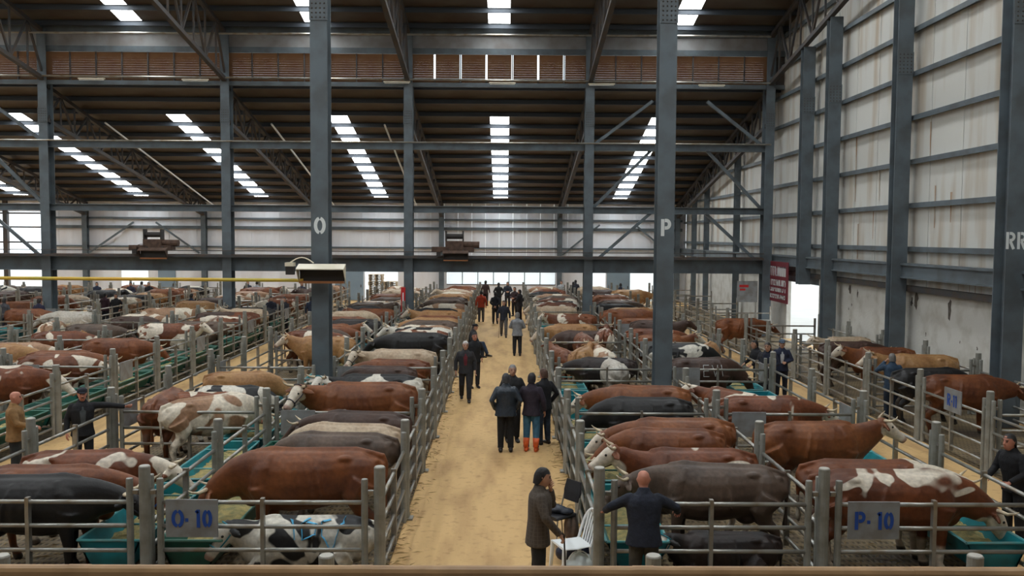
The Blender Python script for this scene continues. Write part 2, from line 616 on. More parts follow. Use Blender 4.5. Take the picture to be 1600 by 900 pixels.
# ------------------------------------------------------------------ right wall
wr = struct(empty('wall_right', (0, 0, 0)))
y = -14.0
sheet_n = 0
while y < Y3:
    y1 = min(y + 1.0, Y3)
    za, zb = roof_h(y + 0.02), roof_h(y1 - 0.02)
    if y < Y2 < y1:
        zb = za
    off = 0.012 * (sheet_n % 2)
    x0, x1 = XW + off, XW + 0.1
    a, b_ = y + 0.012, y1 - 0.004
    vs = [(x0, a, 3.1), (x0, b_, 3.1), (x0, b_, zb), (x0, a, za), (x1, a, 3.1), (x1, b_, 3.1), (x1, b_, zb), (x1, a, za)]
    MB().add(vs, [(0, 1, 2, 3), (4, 7, 6, 5), (0, 4, 5, 1), (1, 5, 6, 2), (2, 6, 7, 3), (3, 7, 4, 0)]).build('cladding_sheet', M_CLAD, wr)
    sheet_n += 1
    y = y1
for h in (4.4, 5.8, 7.2, 8.6, 10.0, 11.4, 12.8, 14.2, 15.6):
    # girts run while the roof is above them
    ya, yb = -13.9, Y3
    if h > 7.4:
        yb = min(Y3, Y2 + (12.05 - h) / 0.213) if h < 11.8 else (Y2 - (h - 14.5) / 0.19 if h > 14.5 else Y2)
    if h > 14.5:
        ya = 3.0 + (h - 14.5) / 0.19
    MB().box(XW - 0.17, XW, ya, yb - 0.2, h - 0.05, h + 0.05).box(XW - 0.19, XW - 0.16, ya, yb - 0.2, h - 0.1, h + 0.06).build('girt', M_STEEL, wr)
DY0, DY1 = atX(1279, 480, XW)[1], atX(1229, 480, XW)[1]
for a, b_ in ((-14, DY0), (DY1, Y3)):
    MB().box(XW, XW + 0.2, a, b_, 0, 3.1).build('masonry_base', M_CONC, wr)
MB().box(XW, XW + 0.2, DY0, DY1, 2.72, 3.1).build('door_lintel', M_STEEL, wr)
MB().box(XW - 0.22, XW, -13, Y3, 3.02, 3.2).build('ledge_beam', M_STEELD, wr)
MB().box(XW - 0.4, XW - 0.3, -13, Y3, 3.5, 3.86).box(XW - 0.48, XW - 0.16, -13, Y3, 3.86, 3.93).box(XW - 0.48, XW - 0.16, -13, Y3, 3.45, 3.5).build('crane_rail_beam', M_STEEL, wr)
# bare patches where the whitewash has peeled off
prnd = random.Random(5)
for (px, py, sz) in ((1432, 470, 0.32), (1484, 482, 0.4), (1590, 492, 0.35), (1328, 452, 0.28), (1340, 458, 0.22), (1331, 476, 0.1), (1326, 482, 0.09),
                     (1425, 472, 0.2), (1447, 522, 0.09), (1527, 545, 0.09), (1328, 500, 0.07), (1500, 535, 0.06)):
    c = atX(px, py, XW)
    n = 11
    vs = []
    for k in range(n):
        a = 2 * PI * k / n
        r = sz * prnd.uniform(0.35, 1.0)
        vs.append((XW - 0.004, c[1] + r * 0.55 * math.cos(a), c[2] + r * math.sin(a)))
    MB().add(vs, [tuple(range(n))]).build('bare_patch', M_CONCD, wr)
# rust streaks with a shape of their own below girts
M_RUSTST = mat('rust_stain', (0.36, 0.19, 0.09), 0.8, col2=(0.5, 0.42, 0.33), vscale=5, streak=(1, 2.0, 0.2))
for (px, py, hh, ww) in ((1339, 215, 2.4, 0.05), (1341, 350, 1.3, 0.05), (1375, 260, 1.2, 0.04), (1300, 250, 1.0, 0.04), (1487, 300, 0.9, 0.06), (1462, 290, 1.3, 0.04),
                         (1455, 190, 1.1, 0.04), (1525, 425, 0.7, 0.03), (1516, 425, 0.7, 0.03), (1535, 425, 0.7, 0.03), (1506, 422, 0.6, 0.03), (1365, 330, 1.0, 0.03)):
    c = atX(px, py, XW)
    MB().add([(XW - 0.006, c[1] - ww, c[2]), (XW - 0.006, c[1] + ww, c[2]), (XW - 0.006, c[1] + ww * 0.4, c[2] - hh), (XW - 0.006, c[1] - ww * 0.5, c[2] - hh)],
             [(0, 1, 2, 3)]).build('rust_streak', M_RUSTST, wr)

# ------------------------------------------------------------------ far wall, left wall, rear wall
wb = struct(empty('wall_back', (0, 0, 0)))
OPEN_X = -33.4
x = OPEN_X
k = 0
fzt = roof_h(Y3) - 0.02
while x < XW:
    x1 = min(x + 1.0, XW)
    off = 0.012 * (k % 2)
    MB().box(x + 0.01, x1, Y3 + off, Y3 + 0.1, 2.95, fzt).build('cladding_sheet', M_FARW, wb)
    x = x1
    k += 1
# lower wall with openings
doors = [(570, 622), (926, 946), (984, 1026), (190, 232)]
iv = sorted((atY(a, 450, Y3)[0], atY(b_, 450, Y3)[0]) for a, b_ in doors)
winx = (atY(698, 450, Y3)[0], atY(868, 450, Y3)[0])
x = OPEN_X
for a, b_ in iv + [(XW, XW)]:
    segs = [(x, a)]
    if segs[0][0] < winx[0] < segs[0][1]:
        segs = [(x, winx[0]), (winx[1], a)]
        MB().box(winx[0], winx[1], Y3, Y3 + 0.15, 0, 1.2).build('wall_dado', M_FARW, wb)
        MB().box(winx[0], winx[1], Y3, Y3 + 0.15, 2.5, 2.95).build('wall_lintel', M_FARW, wb)
    for s0, s1 in segs:
        MB().box(s0, s1, Y3, Y3 + 0.15, 0, 2.95).build('wall_dado', M_FARW, wb)
    x = b_
for h, hh in ((3.1, .07), (3.85, .06), (5.25, .11), (5.9, .07)):
    MB().box(OPEN_X, XW - 0.3, Y3 - 0.18, Y3 - 0.01, h - hh, h + hh).build('girt', M_STEEL, wb)
for (a, b_) in ((524, 568), (948, 984), (248, 275)):
    xa, xb = atY(a, 450, Y3)[0], atY(b_, 450, Y3)[0]
    d = struct(MB().box(xa, xb, Y3 - 0.08, Y3 - 0.02, 0.02, 2.9).build('door_1', M_BLUEDOOR))
    MB().box(xb - 0.2, xb - 0.14, Y3 - 0.14, Y3 - 0.08, 0.95, 1.15).build('handle', M_STEELD, d)
win = struct(empty('window_1', (0, 0, 0)))
n = 7
for i in range(n):
    a = winx[0] + (winx[1] - winx[0]) * i / n
    b_ = winx[0] + (winx[1] - winx[0]) * (i + 1) / n
    MB().box(a + 0.03, b_ - 0.03, Y3 + 0.04, Y3 + 0.06, 1.23, 2.48).build('pane', M_FROST, win)
    MB().box(b_ - 0.03, b_ + 0.03, Y3 + 0.01, Y3 + 0.09, 1.2, 2.5).build('window_frame', M_STEEL, win)
MB().box(winx[0], winx[1], Y3 - 0.04, Y3 + 0.05, 1.17, 1.23).build('window_sill', M_STEELD, win)
# open bay at far left: frame only
for xx in (-51, -47.4, -43, -38.85, -36.2, OPEN_X):
    MB().box(xx - 0.16, xx + 0.16, Y3 - 0.15, Y3 + 0.15, 0, fzt).build('frame_post', M_STEELD, wb)
for h in (3.0, 4.1, 5.2, 6.2):
    MB().box(XL, OPEN_X, Y3 - 0.06, Y3 + 0.06, h - 0.06, h + 0.06).build('frame_rail', M_STEELD, wb)
MB().box(XL, OPEN_X, Y3, Y3 + 0.1, 6.3, fzt).build('cladding_sheet', M_FARW, wb)
struct(MB().box(XL - 0.1, XL, -14, Y3, 0, 19).build('wall_left', M_FARW))
struct(MB().box(XL, XW, -14.1, -14.0, 0, 12).build('wall_rear', M_FARW))

# ------------------------------------------------------------------ steel columns
def h_column(mb, wd, dp, z0, z1, t=0.03):
    mb.box(-wd / 2, wd / 2, -dp / 2, -dp / 2 + t, z0, z1)
    mb.box(-wd / 2, wd / 2, dp / 2 - t, dp / 2, z0, z1)
    mb.box(-t / 2, t / 2, -dp / 2 + t, dp / 2 - t, z0, z1)
    return mb


def splice(root, wd, dp, z):
    p = MB().box(-wd / 2 - 0.012, wd / 2 + 0.012, -dp / 2 - 0.02, -dp / 2 - 0.001, z - 0.35, z + 0.35)
    so = p.build('splice_plate', M_STEEL, root)
    bm_ = MB()
    for i in range(4):
        for j in range(6):
            bm_.ball((-wd * 0.36 + wd * 0.24 * i, -dp / 2 - 0.025, z - 0.28 + 0.112 * j), 0.022, n=6, m=4)
    bm_.build('bolts', M_STEELD, so)['kind'] = 'stuff'


def column(X, Y, top, label, wd=0.42, dp=0.5, letter=None, z0=0.0, sp=True, lz=4.95):
    root = empty('steel_column', (X, Y, 0))
    tag(root, label, 'column', 'steel columns carrying the roof')
    h_column(MB(), wd, dp, z0, top).build('shaft', M_STEEL, root)
    if z0 == 0:
        MB().box(-wd * 0.7, wd * 0.7, -dp * 0.65, dp * 0.65, 0, 0.04).build('base_plate', M_STEELD, root)
    if sp and top > 10.5:
        splice(root, wd, dp, 10.3)
    if letter:
        lettering('stencil_letter', letter, (0, -dp / 2, lz), (1, 0, 0), (0, 0, 1), 0.42, M_WHITEP, root, stroke=0.2 if len(letter) == 1 else 0.17)
    return root


column(-4.58, Y1, 17.6, 'tall grey steel column stencilled with a white letter O', letter='O')
column(4.0, Y1, 17.6, 'tall grey steel column stencilled with a white letter P', letter='P')
column(12.62, Y1 - 0.2, 17.6, 'wall column stencilled with white letters RR', wd=0.5, dp=0.55, letter='RR', lz=4.68)
names2 = ['far left edge', 'left, beside the bright open bay', 'left of the gas heater and yellow pipe', 'left side of the central aisle end', 'right side of the central aisle end', 'right wall beside the dark red banner']
for i, X in enumerate(COLX):
    if i == 0:
        continue
    top = 14.3
    column(X, Y2, top, 'middle row steel column, ' + names2[i], wd=0.42, dp=0.62)
for i, X in enumerate(COLX + [-38.85]):
    if X < -35:
        continue
    column(X, Y3 - 0.35, 6.6, 'short steel column against the far white wall, %s from the right' % ORD[5 - i], wd=0.35, dp=0.4, sp=False)
for px, z0, lab in ((1402, 0, 'wall column left of the one marked RR'), (1296, 0, 'wall column at the near jamb of the bright doorway'), (1256, 2.75, 'wall column standing above the bright doorway lintel')):
    yy = atX(px, 380, 12.75)[1]
    column(12.75, yy, 11.9 + (Y2 - yy) * 0.17, 'tall grey ' + lab, wd=0.5, dp=0.4, z0=z0)
for px, ti in ((1150, 'first'), (1103, 'second'), (1084, 'third')):
    yy = atX(px, 400, 12.9)[1]
    column(12.9, yy, roof_h(yy) - 0.5, 'slender wall column beyond the banner, %s past it' % ti, wd=0.3, dp=0.3, sp=False)

# ------------------------------------------------------------------ tie beams across the middle column row, with chevron braces
def hz(py):
    return atY(640, py, Y2)[2]


def tie_beam(py, hh, label, y=Y2, x0=XL, x1=12.4):
    z = hz(py)
    root = empty('tie_beam', (0, y, z))
    tag(root, label, 'beam', 'beams across the middle column row')
    MB().box(x0, x1, -0.03, 0.03, -hh / 2, hh / 2).build('beam_web', M_STEEL, root)
    MB().box(x0, x1, -0.16, 0.16, hh / 2, hh / 2 + 0.03).build('top_flange', M_STEEL, root)
    MB().box(x0, x1, -0.16, 0.16, -hh / 2 - 0.03, -hh / 2).build('bottom_flange', M_STEEL, root)
    return root, z


tb1, z1_ = tie_beam(414, 0.6, 'deep steel beam carrying the hoist rails, lowest across the hall')
tb2, z2_ = tie_beam(327, 0.26, 'steel tie beam above the far white wall')
tb3, z3_ = tie_beam(228, 0.3, 'steel tie beam level with the skylight tops')
MB().box(XL, 12.3, -0.6, -0.48, 0.34, 0.44).box(XL, 12.3, -0.62, -0.46, 0.62, 0.66).build('walkway_rail', M_STEELD, tb1)
MB().box(XL, 12.3, -0.3, 0.3, 0.4, 0.46).build('walkway_deck', M_RUST, tb1)
ztop = hz(152)
for (tb, zl, zu) in ((tb1, z1_, z2_), (tb2, z2_, z3_), (tb3, z3_, ztop)):
    for xa, xm in ((4.2, 7.0), (12.3, 9.6), (-21.9, -24.7), (-30.2, -27.4)):
        MB().bar((xa, 0.0, 0.1), (xm, 0.0, zu - zl - 0.1), 0.14, 0.14).build('brace', M_STEEL, tb)
wbz = atY(300, 395, Y3)[2]
for xa, xm in ((-22.1, -25.2), (-30.0, -26.8)):
    MB().bar((xa, Y3 - 0.4, wbz), (xm, Y3 - 0.4, wbz + 2.2), 0.12, 0.12).build('brace', M_STEEL, wb)
for xa, xm in ((4.2, 6.9), (12.2, 9.5)):
    MB().bar((xa, Y3 - 0.4, wbz), (xm, Y3 - 0.4, wbz + 2.2), 0.12, 0.12).build('brace', M_STEEL, wb)

# conduits with fluorescent fittings
def conduit(py0, py1, Y, r, label, m=M_GALV):
    a, b_ = atY(-40, py0, Y), atY(1205, py1, Y)
    o = MB().tube([a, b_], r, 6).build('conduit', m)
    return tag(o, label, 'pipe', 'conduits strung across the hall')


cd = conduit(117, 130, Y2 - 0.5, 0.045, 'thin conduit strung across the hall just below the louvres')
conduit(218, 226, Y2 - 0.45, 0.04, 'thin conduit along the tie beam at skylight height')
conduit(50, 57, Y2 - 1.2, 0.05, 'thin conduit high under the near roof above the louvres')
tl = MB().box(-0.62, 0.62, -0.05, 0.05, 0.0, 0.05)
for i, px in enumerate((143, 305, 620, 785, 940, 1112)):
    c = atY(px, 118 + px * 0.0108 + 4, Y2 - 0.5)
    t = empty('tube_light', c)
    tag(t, 'slim fluorescent fitting under the conduit, %s from the left' % ORD[i], 'light', 'fluorescent fittings under the louvres')
    tl.build('fitting', M_CREAM, t)
    MB().tube([(-0.58, 0, -0.03), (0.58, 0, -0.03)], 0.025, 8).build('tube', M_TUBE, t)
    MB().box(-0.4, -0.38, -0.01, 0.01, 0.05, 0.1).build('hanger', M_STEELD, t)
    MB().box(0.38, 0.4, -0.01, 0.01, 0.05, 0.1).build('hanger', M_STEELD, t)

# sloping runs of conduit with tube lights under the far roof
for i, (xa, xb) in enumerate(((-20.5, -20.5), (-12.0, -12.0), (-6.2, -6.2))):
    a, b_ = (xa, 46.5, roof_h(46.5) - 0.9), (xb, 63.5, roof_h(63.5) - 0.9)
    o = MB().tube([a, b_], 0.05, 6).build('conduit', M_TUBE)
    tag(o, 'pale conduit sloping under the far roof, %s from the left' % ORD[i], 'pipe', 'sloping conduits under the far roof')

# ------------------------------------------------------------------ gas heaters, pipe, hoists
def gas_heater(px, py, Y, width, label, cream=M_CREAM):
    c = atY(px, py, Y)
    w2 = width / 2
    root = empty('gas_heater', c)
    tag(root, label, 'heater', 'gas radiant heaters')
    k = width / 1.25
    # tilted hood: top plate, back, cheeks, lower lip
    MB().add([(-w2, -0.3 * k, 0.12 * k), (w2, -0.3 * k, 0.12 * k), (w2, 0.05, 0.24 * k), (-w2, 0.05, 0.24 * k),
              (-w2, -0.3 * k, 0.145 * k), (w2, -0.3 * k, 0.145 * k), (w2, 0.05, 0.265 * k), (-w2, 0.05, 0.265 * k)],
             [(0, 3, 2, 1), (4, 5, 6, 7), (0, 1, 5, 4), (1, 2, 6, 5), (2, 3, 7, 6), (3, 0, 4, 7)]).build('hood_top', cream, root)
    MB().box(-w2 * 0.95, w2 * 0.95, 0.02, 0.06, -0.25 * k, 0.25 * k).build('reflector', M_DARK, root)
    for s in (-1, 1):
        x0, x1 = sorted((s * w2, s * w2 * 0.975))
        MB().add([(x0, -0.29 * k, 0.12 * k), (x1, -0.29 * k, 0.12 * k), (x1, 0.04, 0.24 * k), (x0, 0.04, 0.24 * k), (x0, 0.04, -0.25 * k), (x1, 0.04, -0.25 * k)],
                 [(0, 3, 4), (1, 5, 2), (0, 1, 2, 3), (0, 4, 5, 1), (3, 2, 5, 4)]).build('cheek', cream, root)
    MB().box(-w2 * 0.95, w2 * 0.95, -0.06, 0.03, -0.25 * k, -0.19 * k).build('burner_lip', M_COPPER, root)
    MB().box(-w2 * 1.5, -w2 * 1.18, -0.1, 0.1, -0.02, 0.2 * k).build('gas_valve_box', M_DARK, root)
    MB().box(-w2 * 1.52, -w2 * 1.16, -0.12, 0.12, 0.2 * k, 0.3 * k).build('valve_cover', cream, root)
    pts = [(-w2 * 1.35 + w2 * 1.0 * t, 0, 0.29 * k + 0.13 * math.sin(PI * t)) for t in np.linspace(0, 1, 9)]
    MB().tube(pts, 0.016, 6).build('gas_hose', cream, root)
    MB().box(-w2 * 0.6, -w2 * 0.5, 0.06, 0.22, 0.1, 0.3 * k).box(w2 * 0.5, w2 * 0.6, 0.06, 0.22, 0.1, 0.3 * k).build('bracket', M_STEELD, root)
    return root


gas_heater(503, 428, Y1 - 0.62, 1.15, 'large cream hooded gas heater fixed to the O column')
gas_heater(240, 396, Y2 - 0.75, 1.3, 'brown gas heater on the middle beam, left', M_RUST)
gas_heater(712, 400, Y2 - 0.75, 1.2, 'brown gas heater on the middle beam beside aisle end', M_RUST)
a, b_ = atY(-60, 434, Y1 - 0.6), atY(474, 438, Y1 - 0.6)
tag(MB().tube([a, (a + b_) / 2, b_], 0.042, 8).build('gas_pipe', M_YELLOW), 'yellow gas pipe running from the left to the large heater', 'pipe')
for i, (px, py) in enumerate(((238, 386), (708, 388))):
    c = atY(px, py, Y2 - 0.2)
    h = empty('hoist_carriage', (c[0], c[1], z1_ + 0.66))
    tag(h, ['rusty hoist carriage on the beam, left of the heater pipe', 'rusty hoist carriage on the beam above the aisle end'][i], 'hoist', 'hoists on the middle beam')
    MB().box(-1.0, 1.0, -0.3, 0.3, 0, 0.22).build('chassis', M_RUST, h)
    MB().box(-0.35, 0.5, -0.25, 0.25, 0.22, 0.5).build('winch_body', M_RUST, h)
    MB().tube([(-0.3, 0, 0.72), (0.45, 0, 0.72)], 0.13, 10, ref=(0, 1, 0)).build('drum', M_DARK, h)
    MB().box(-0.36, -0.3, -0.2, 0.2, 0.5, 0.98).box(0.45, 0.51, -0.2, 0.2, 0.5, 0.98).build('drum_frame', M_DARK, h)
    MB().tube([(0.5, 0, 0.35), (1.25, 0, 0.32)], [0.14, 0.17], 10).build('motor', M_RUST, h)

# ------------------------------------------------------------------ notices
c0, c1 = atX(1199, 414, 12.7), atX(1231, 478, 12.7)
bn = empty('banner', (12.72, (c0[1] + c1[1]) / 2 + .1, 0))
tag(bn, 'dark red cloth banner with white lettering beside the bright doorway', 'banner')
ylen = abs(c0[1] - c1[1])
MB().box(-0.015, 0.015, -ylen / 2, ylen / 2, 1.75, 3.62).build('cloth', M_BANNER, bn)
brnd = random.Random(3)
for row, (z0, z1, n) in enumerate(((2.95, 3.4, 9), (2.5, 2.78, 10), (2.22, 2.4, 9), (1.9, 2.1, 11))):
    lm = MB()
    for i in range(n):
        ya = -ylen * 0.4 + ylen * 0.8 * i / n
        wdt = ylen * 0.8 / n
        lm.box(-0.022, -0.016, ya, ya + wdt * 0.28, z0, z1)
        if brnd.random() < 0.7:
            lm.box(-0.022, -0.016, ya, ya + wdt * 0.7, z1 - 0.07, z1)
        if brnd.random() < 0.5:
            lm.box(-0.022, -0.016, ya, ya + wdt * 0.65, z0, z0 + 0.06)
        if brnd.random() < 0.5:
            lm.box(-0.022, -0.016, ya + wdt * 0.45, ya + wdt * 0.7, z0, z1)
    lm.build('lettering_row', M_WHITEP, bn)
c0, c1 = atY(1152, 439, Y2 - 0.6), atY(1183, 472, Y2 - 0.6)
sb = empty('notice_board', ((c0[0] + c1[0]) / 2, Y2 - 0.6, 0))
tag(sb, 'pale grey notice board with red print hung left of the banner', 'sign')
wv_ = abs(c1[0] - c0[0]) / 2
MB().box(-wv_, wv_, -0.02, 0.02, c1[2], c0[2]).build('board', M_PLATE, sb)
MB().box(-wv_ * 0.8, wv_ * 0.1, -0.026, -0.021, c0[2] - 0.3, c0[2] - 0.18).box(-wv_ * 0.75, -wv_ * 0.2, -0.026, -0.021, c0[2] - 0.45, c0[2] - 0.36).build('red_print', M_RED, sb)
MB().tube([(wv_ * 0.9, 0.05, 0), (wv_ * 0.9, 0.05, c0[2])], 0.04, 8).build('board_post', M_GALV, sb)
c = gp(629, 500, 0)
rs = empty('red_cabinet', (atY(630, 460, Y2 - 0.55)[0], Y2 - 0.55, 0))
tag(rs, 'narrow red fire point board on the column by the aisle end', 'sign')
MB().box(-0.1, 0.1, -0.06, 0.06, hz(490), hz(448)).build('board', M_RED, rs)
MB().box(-0.025, 0.025, -0.07, -0.06, hz(480), hz(456)).build('white_mark', M_WHITEP, rs)
MB().tube([(0, 0.1, 0), (0, 0.1, hz(448))], 0.03, 8).build('board_post', M_STEELD, rs)

# ------------------------------------------------------------------ fences
RAILS = (0.22, 0.54, 0.86, 1.18)
_rail = {}


def rail_mesh(L_, r=0.03):
    key = ('r', round(L_, 2), r)
    if key not in _rail:
        _rail[key] = MB().tube([(0, 0, 0), (L_, 0, 0)], r, 8).mesh('rail', M_GALV, True)
    return _rail[key]


def upright_mesh(h, r, nm='stile'):
    key = ('u', h, r)
    if key not in _rail:
        mb = MB().tube([(0, 0, 0), (0, 0, h - 0.01), (0, 0, h)], [r, r, r * 0.9], 10)
        _rail[key] = mb.mesh(nm, M_POST, False)
    return _rail[key]


_strap = MB().box(-0.025, 0.025, -0.04, 0.04, 0.1, 1.24).mesh('strap', M_GALV)
_clamp = MB().box(-0.04, 0.04, -0.045, 0.045, -0.045, 0.045).mesh('clamp', M_GALV)
_foot = MB().box(-0.13, 0.13, -0.1, 0.1, 0, 0.03).mesh('foot_plate', M_POST)
_postm = MB().tube([(0, 0, 0), (0, 0, 1.655), (0, 0, 1.665)], [0.075, 0.075, 0.068], 14).mesh('pipe', M_POST, False)
_postt = MB().tube([(0, 0, 1.665), (0, 0, 1.672)], [0.066, 0.06], 14).mesh('cap', mat('post_cap', (0.45, 0.43, 0.38), 0.6))
_farpan = {}


def fence_panel(p, q, label, group, far=False, sag=0.0, gate=True):
    p, q = np.array(p, float), np.array(q, float)
    d = q - p
    L0 = np.linalg.norm(d)
    rz = math.atan2(d[1], d[0])
    inset = 0.2 if gate else 0.135
    L_ = L0 - 2 * inset
    if far:
        key = (round(L_, 2), gate)
        if key not in _farpan:
            mb = MB()
            for h in RAILS:
                mb.tube([(inset, 0, h), (inset + L_, 0, h)], 0.032, 5)
            for x in (inset, inset + L_):
                mb.box(x - 0.035, x + 0.035, -0.035, 0.035, 0, 1.5)
            mb.box(L0 / 2 - 0.02, L0 / 2 + 0.02, -0.035, 0.035, 0.1, 1.22)
            _farpan[key] = mb.mesh('pipe_fence', M_GALV)
        o = ob('pipe_fence', _farpan[key], None, (p[0], p[1], 0), rz)
        return tag(o, label, 'fence', group)
    root = empty('pipe_fence', (p[0], p[1], 0), rz)
    tag(root, label, 'fence', group)
    for h in RAILS:
        ob('rail', rail_mesh(L_), root, (inset, 0, h), rot=(0, rnd.uniform(-0.004, 0.004), 0))
    for x in (inset, inset + L_):
        ob('stile', upright_mesh(1.5, 0.045), root, (x, 0, 0))
    ob('strap', _strap, root, (L0 / 2, 0, 0))
    if gate:
        ob('clamp', _clamp, root, (inset - 0.083, 0, 1.32), scale=(0.9, 0.7, 0.6))
        ob('clamp', _clamp, root, (L0 - inset + 0.083, 0, 1.32), scale=(0.9, 0.7, 0.6))
    return root


posts = {}


def fence_post(x, y, label, group):
    key = (round(x, 1), round(y, 1))
    if key in posts:
        return
    if not seen((x, y, 1.0)):
        return
    posts[key] = 1
    root = empty('fence_post', (x, y, 0))
    tag(root, label, 'post', group)
    ob('pipe', _postm, root)
    if y < 32:
        ob('cap', _postt, root)
        ob('foot_plate', _foot, root)


LINES = [(-1.63, 'left edge of the central aisle'), (1.27, 'right edge of the central aisle'), (-4.72, 'middle line of the O pens'), (4.25, 'middle line of the P pens'),
         (7.2, 'left edge of the right hand aisle'), (9.75, 'right edge of the right hand aisle'), (12.72, 'foot of the right wall'), (-7.8, 'right edge of the left hand aisle'),
         (-10.4, 'left edge of the left hand aisle'), (-13.3, 'middle line of the second pens to the left'), (-16.4, 'right edge of the second aisle to the left'),
         (-19.0, 'left edge of the second aisle to the left'), (-21.9, 'middle line of the third pens to the left'), (-25.0, 'right edge of the third aisle to the left'),
         (-27.6, 'left edge of the third aisle to the left'), (-30.5, 'middle line of the leftmost pens')]
HS = 6.05 / 2
for x, where in LINES:
    i = 0
    for j in range(17):
        y = YC[0] + HS * j
        if x > 12.5 and y > 36:
            break
        if seen((x, y, 1.0)):
            fence_post(x, y, 'fence post on the %s, %s from front' % (where, ORD[i]), 'fence posts')
            i += 1
    i = 0
    for j in range(16):
        ya, yb = YC[0] + HS * j, YC[0] + HS * (j + 1)
        if x > 12.5 and yb > 37:
            break
        if seen((x, ya, 1.0)) or seen((x, yb, 1.0)):
            # the doorway side of the wall pens stays fenced too
            cy_ = [yc for yc in (Y1, Y2) if ya < yc < yb and x in (-4.72, 4.25, -13.3, -21.9)]
            for a_, b__ in ([(ya, yb)] if not cy_ else [(ya, cy_[0] - .25), (cy_[0] + .25, yb)]):
                fence_panel((x, a_), (x, b__), 'pipe fence on the %s, %s from front' % (where, ORD[min(i, 21)]), 'fence panels along the pens', far=ya > 33, gate=(j % 2 == 0) and not cy_)
                i += 1
halves = []
for nm, xc, xa, xb in BLOCKS:
    halves += [(xa, xc, nm, 'left'), (xc, xb, nm, 'right')]
halves.append((9.75, 12.72, 'R', 'wall'))
PENW = {'P': 'P pens', 'O': 'O pens', 'N': 'second pens left', 'M': 'third pens left', 'L': 'leftmost pens', 'R': 'right wall pens'}
_plate = MB().box(0, 0.68, -0.012, 0.012, 0, 0.5).mesh('plate', M_PLATE)
for xa, xb, nm, side in halves:
    i = 0
    for k, y in enumerate(YC):
        if not (seen((xa, y, 1.0)) or seen((xb, y, 1.0))):
            continue
        fence_panel((xa, y), (xb, y), 'pipe gate across the %s, %s half, %s from front' % (PENW[nm], side, ORD[i]), 'cross gates between pens', far=y > 33)
        if side in ('right',) and y < 45:
            s = ob('pen_sign', _plate, None, (xa + 0.3, y - 0.075, 0.74))
            if k == 0 and nm in 'OP':
                tag(s, 'grey plate stencilled in blue with %s- 10' % nm, 'sign', 'pen number plates')
                lettering('stencil_text', nm + '- 10', (0.34, -0.012, 0.25), (1, 0, 0), (0, 0, 1), 0.24, M_BLUE, s, stroke=0.19)
            else:
                tag(s, 'plain grey plate on the %s cross gate, %s from the front' % (PENW[nm], ORD[i]), 'sign', 'pen number plates')
        i += 1
c = atX(1487, 626, 9.68)
s = MB().box(-0.012, 0.012, -0.36, 0.36, -0.25, 0.25).build('pen_sign', M_PLATE, None, loc=(9.705, c[1], c[2]))
tag(s, 'small plate with blue pen number on the right aisle fence', 'sign', 'pen number plates')
lettering('stencil_text', 'R-11', (-0.013, 0, 0), (0, -1, 0), (0, 0, 1), 0.26, M_BLUE, s, stroke=0.19)

for x, where in ((-7.8, 'right side of the left hand aisle'), (-10.4, 'left side of the left hand aisle'), (7.2, 'left side of the right hand aisle'), (-1.63, 'left side of the central aisle')):
    i = 0
    for k, y in enumerate(YC[:6]):
        if x == -1.63 and k < 3 or not seen((x, y - .6, 1.0), -5):
            continue
        s = MB().box(-0.012, 0.012, -0.4, 0.4, -0.25, 0.25).build('pen_sign', M_PLATE, None, loc=(x + (.045 if x < 0 else -.045), y + (.72 if x < 0 else .72), 0.99))
        tag(s, 'bare plate, %s, %s from front' % (where, ORD[i]), 'sign', 'pen number plates')
        i += 1

# short bollards in front of the first gates
for i, px in enumerate((2, 510, 1021, 1524)):
    c = gp(px, 868, 1.38)
    b_ = empty('bollard', (c[0], c[1], 0))
    tag(b_, 'short thick pipe bollard at the bottom edge, %s from the left' % ORD[i], 'bollard', 'bollards before the front gates')
    MB().tube([(0, 0, 0), (0, 0, 1.37), (0, 0, 1.38)], [0.083, 0.083, 0.076], 16).build('pipe', M_POST, b_)
    MB().tube([(0, 0, 1.38), (0, 0, 1.387)], [0.074, 0.07], 16).build('cap', MATS['post_cap'], b_)

# balcony the view is taken from
bal = struct(MB().box(-14, 13, -4, 2.62, 2.55, 2.75).build('floor_balcony', M_BALC))
zr = atY(800, 897, 2.5)[2]
r_ = empty('balcony_rail', (0, 2.5, 0))
tag(r_, 'brown painted balcony handrail along the bottom edge of the view', 'railing')
for i in range(9):
    x0 = -3.6 + i * 0.8
    MB().tube([(x0, 0, zr), (x0 + 0.8, 0, zr)], 0.0235, 14).build('handrail', M_PIPEB, r_)
    MB().tube([(x0 - 0.03, 0, zr), (x0 + 0.03, 0, zr)], 0.0245, 14).build('coupling', M_PIPEB, r_)
for i in range(4):
    MB().tube([(-3.2 + 2.1 * i, 0, 2.75), (-3.2 + 2.1 * i, 0, zr)], 0.02, 10).build('baluster', M_PIPEB, r_)

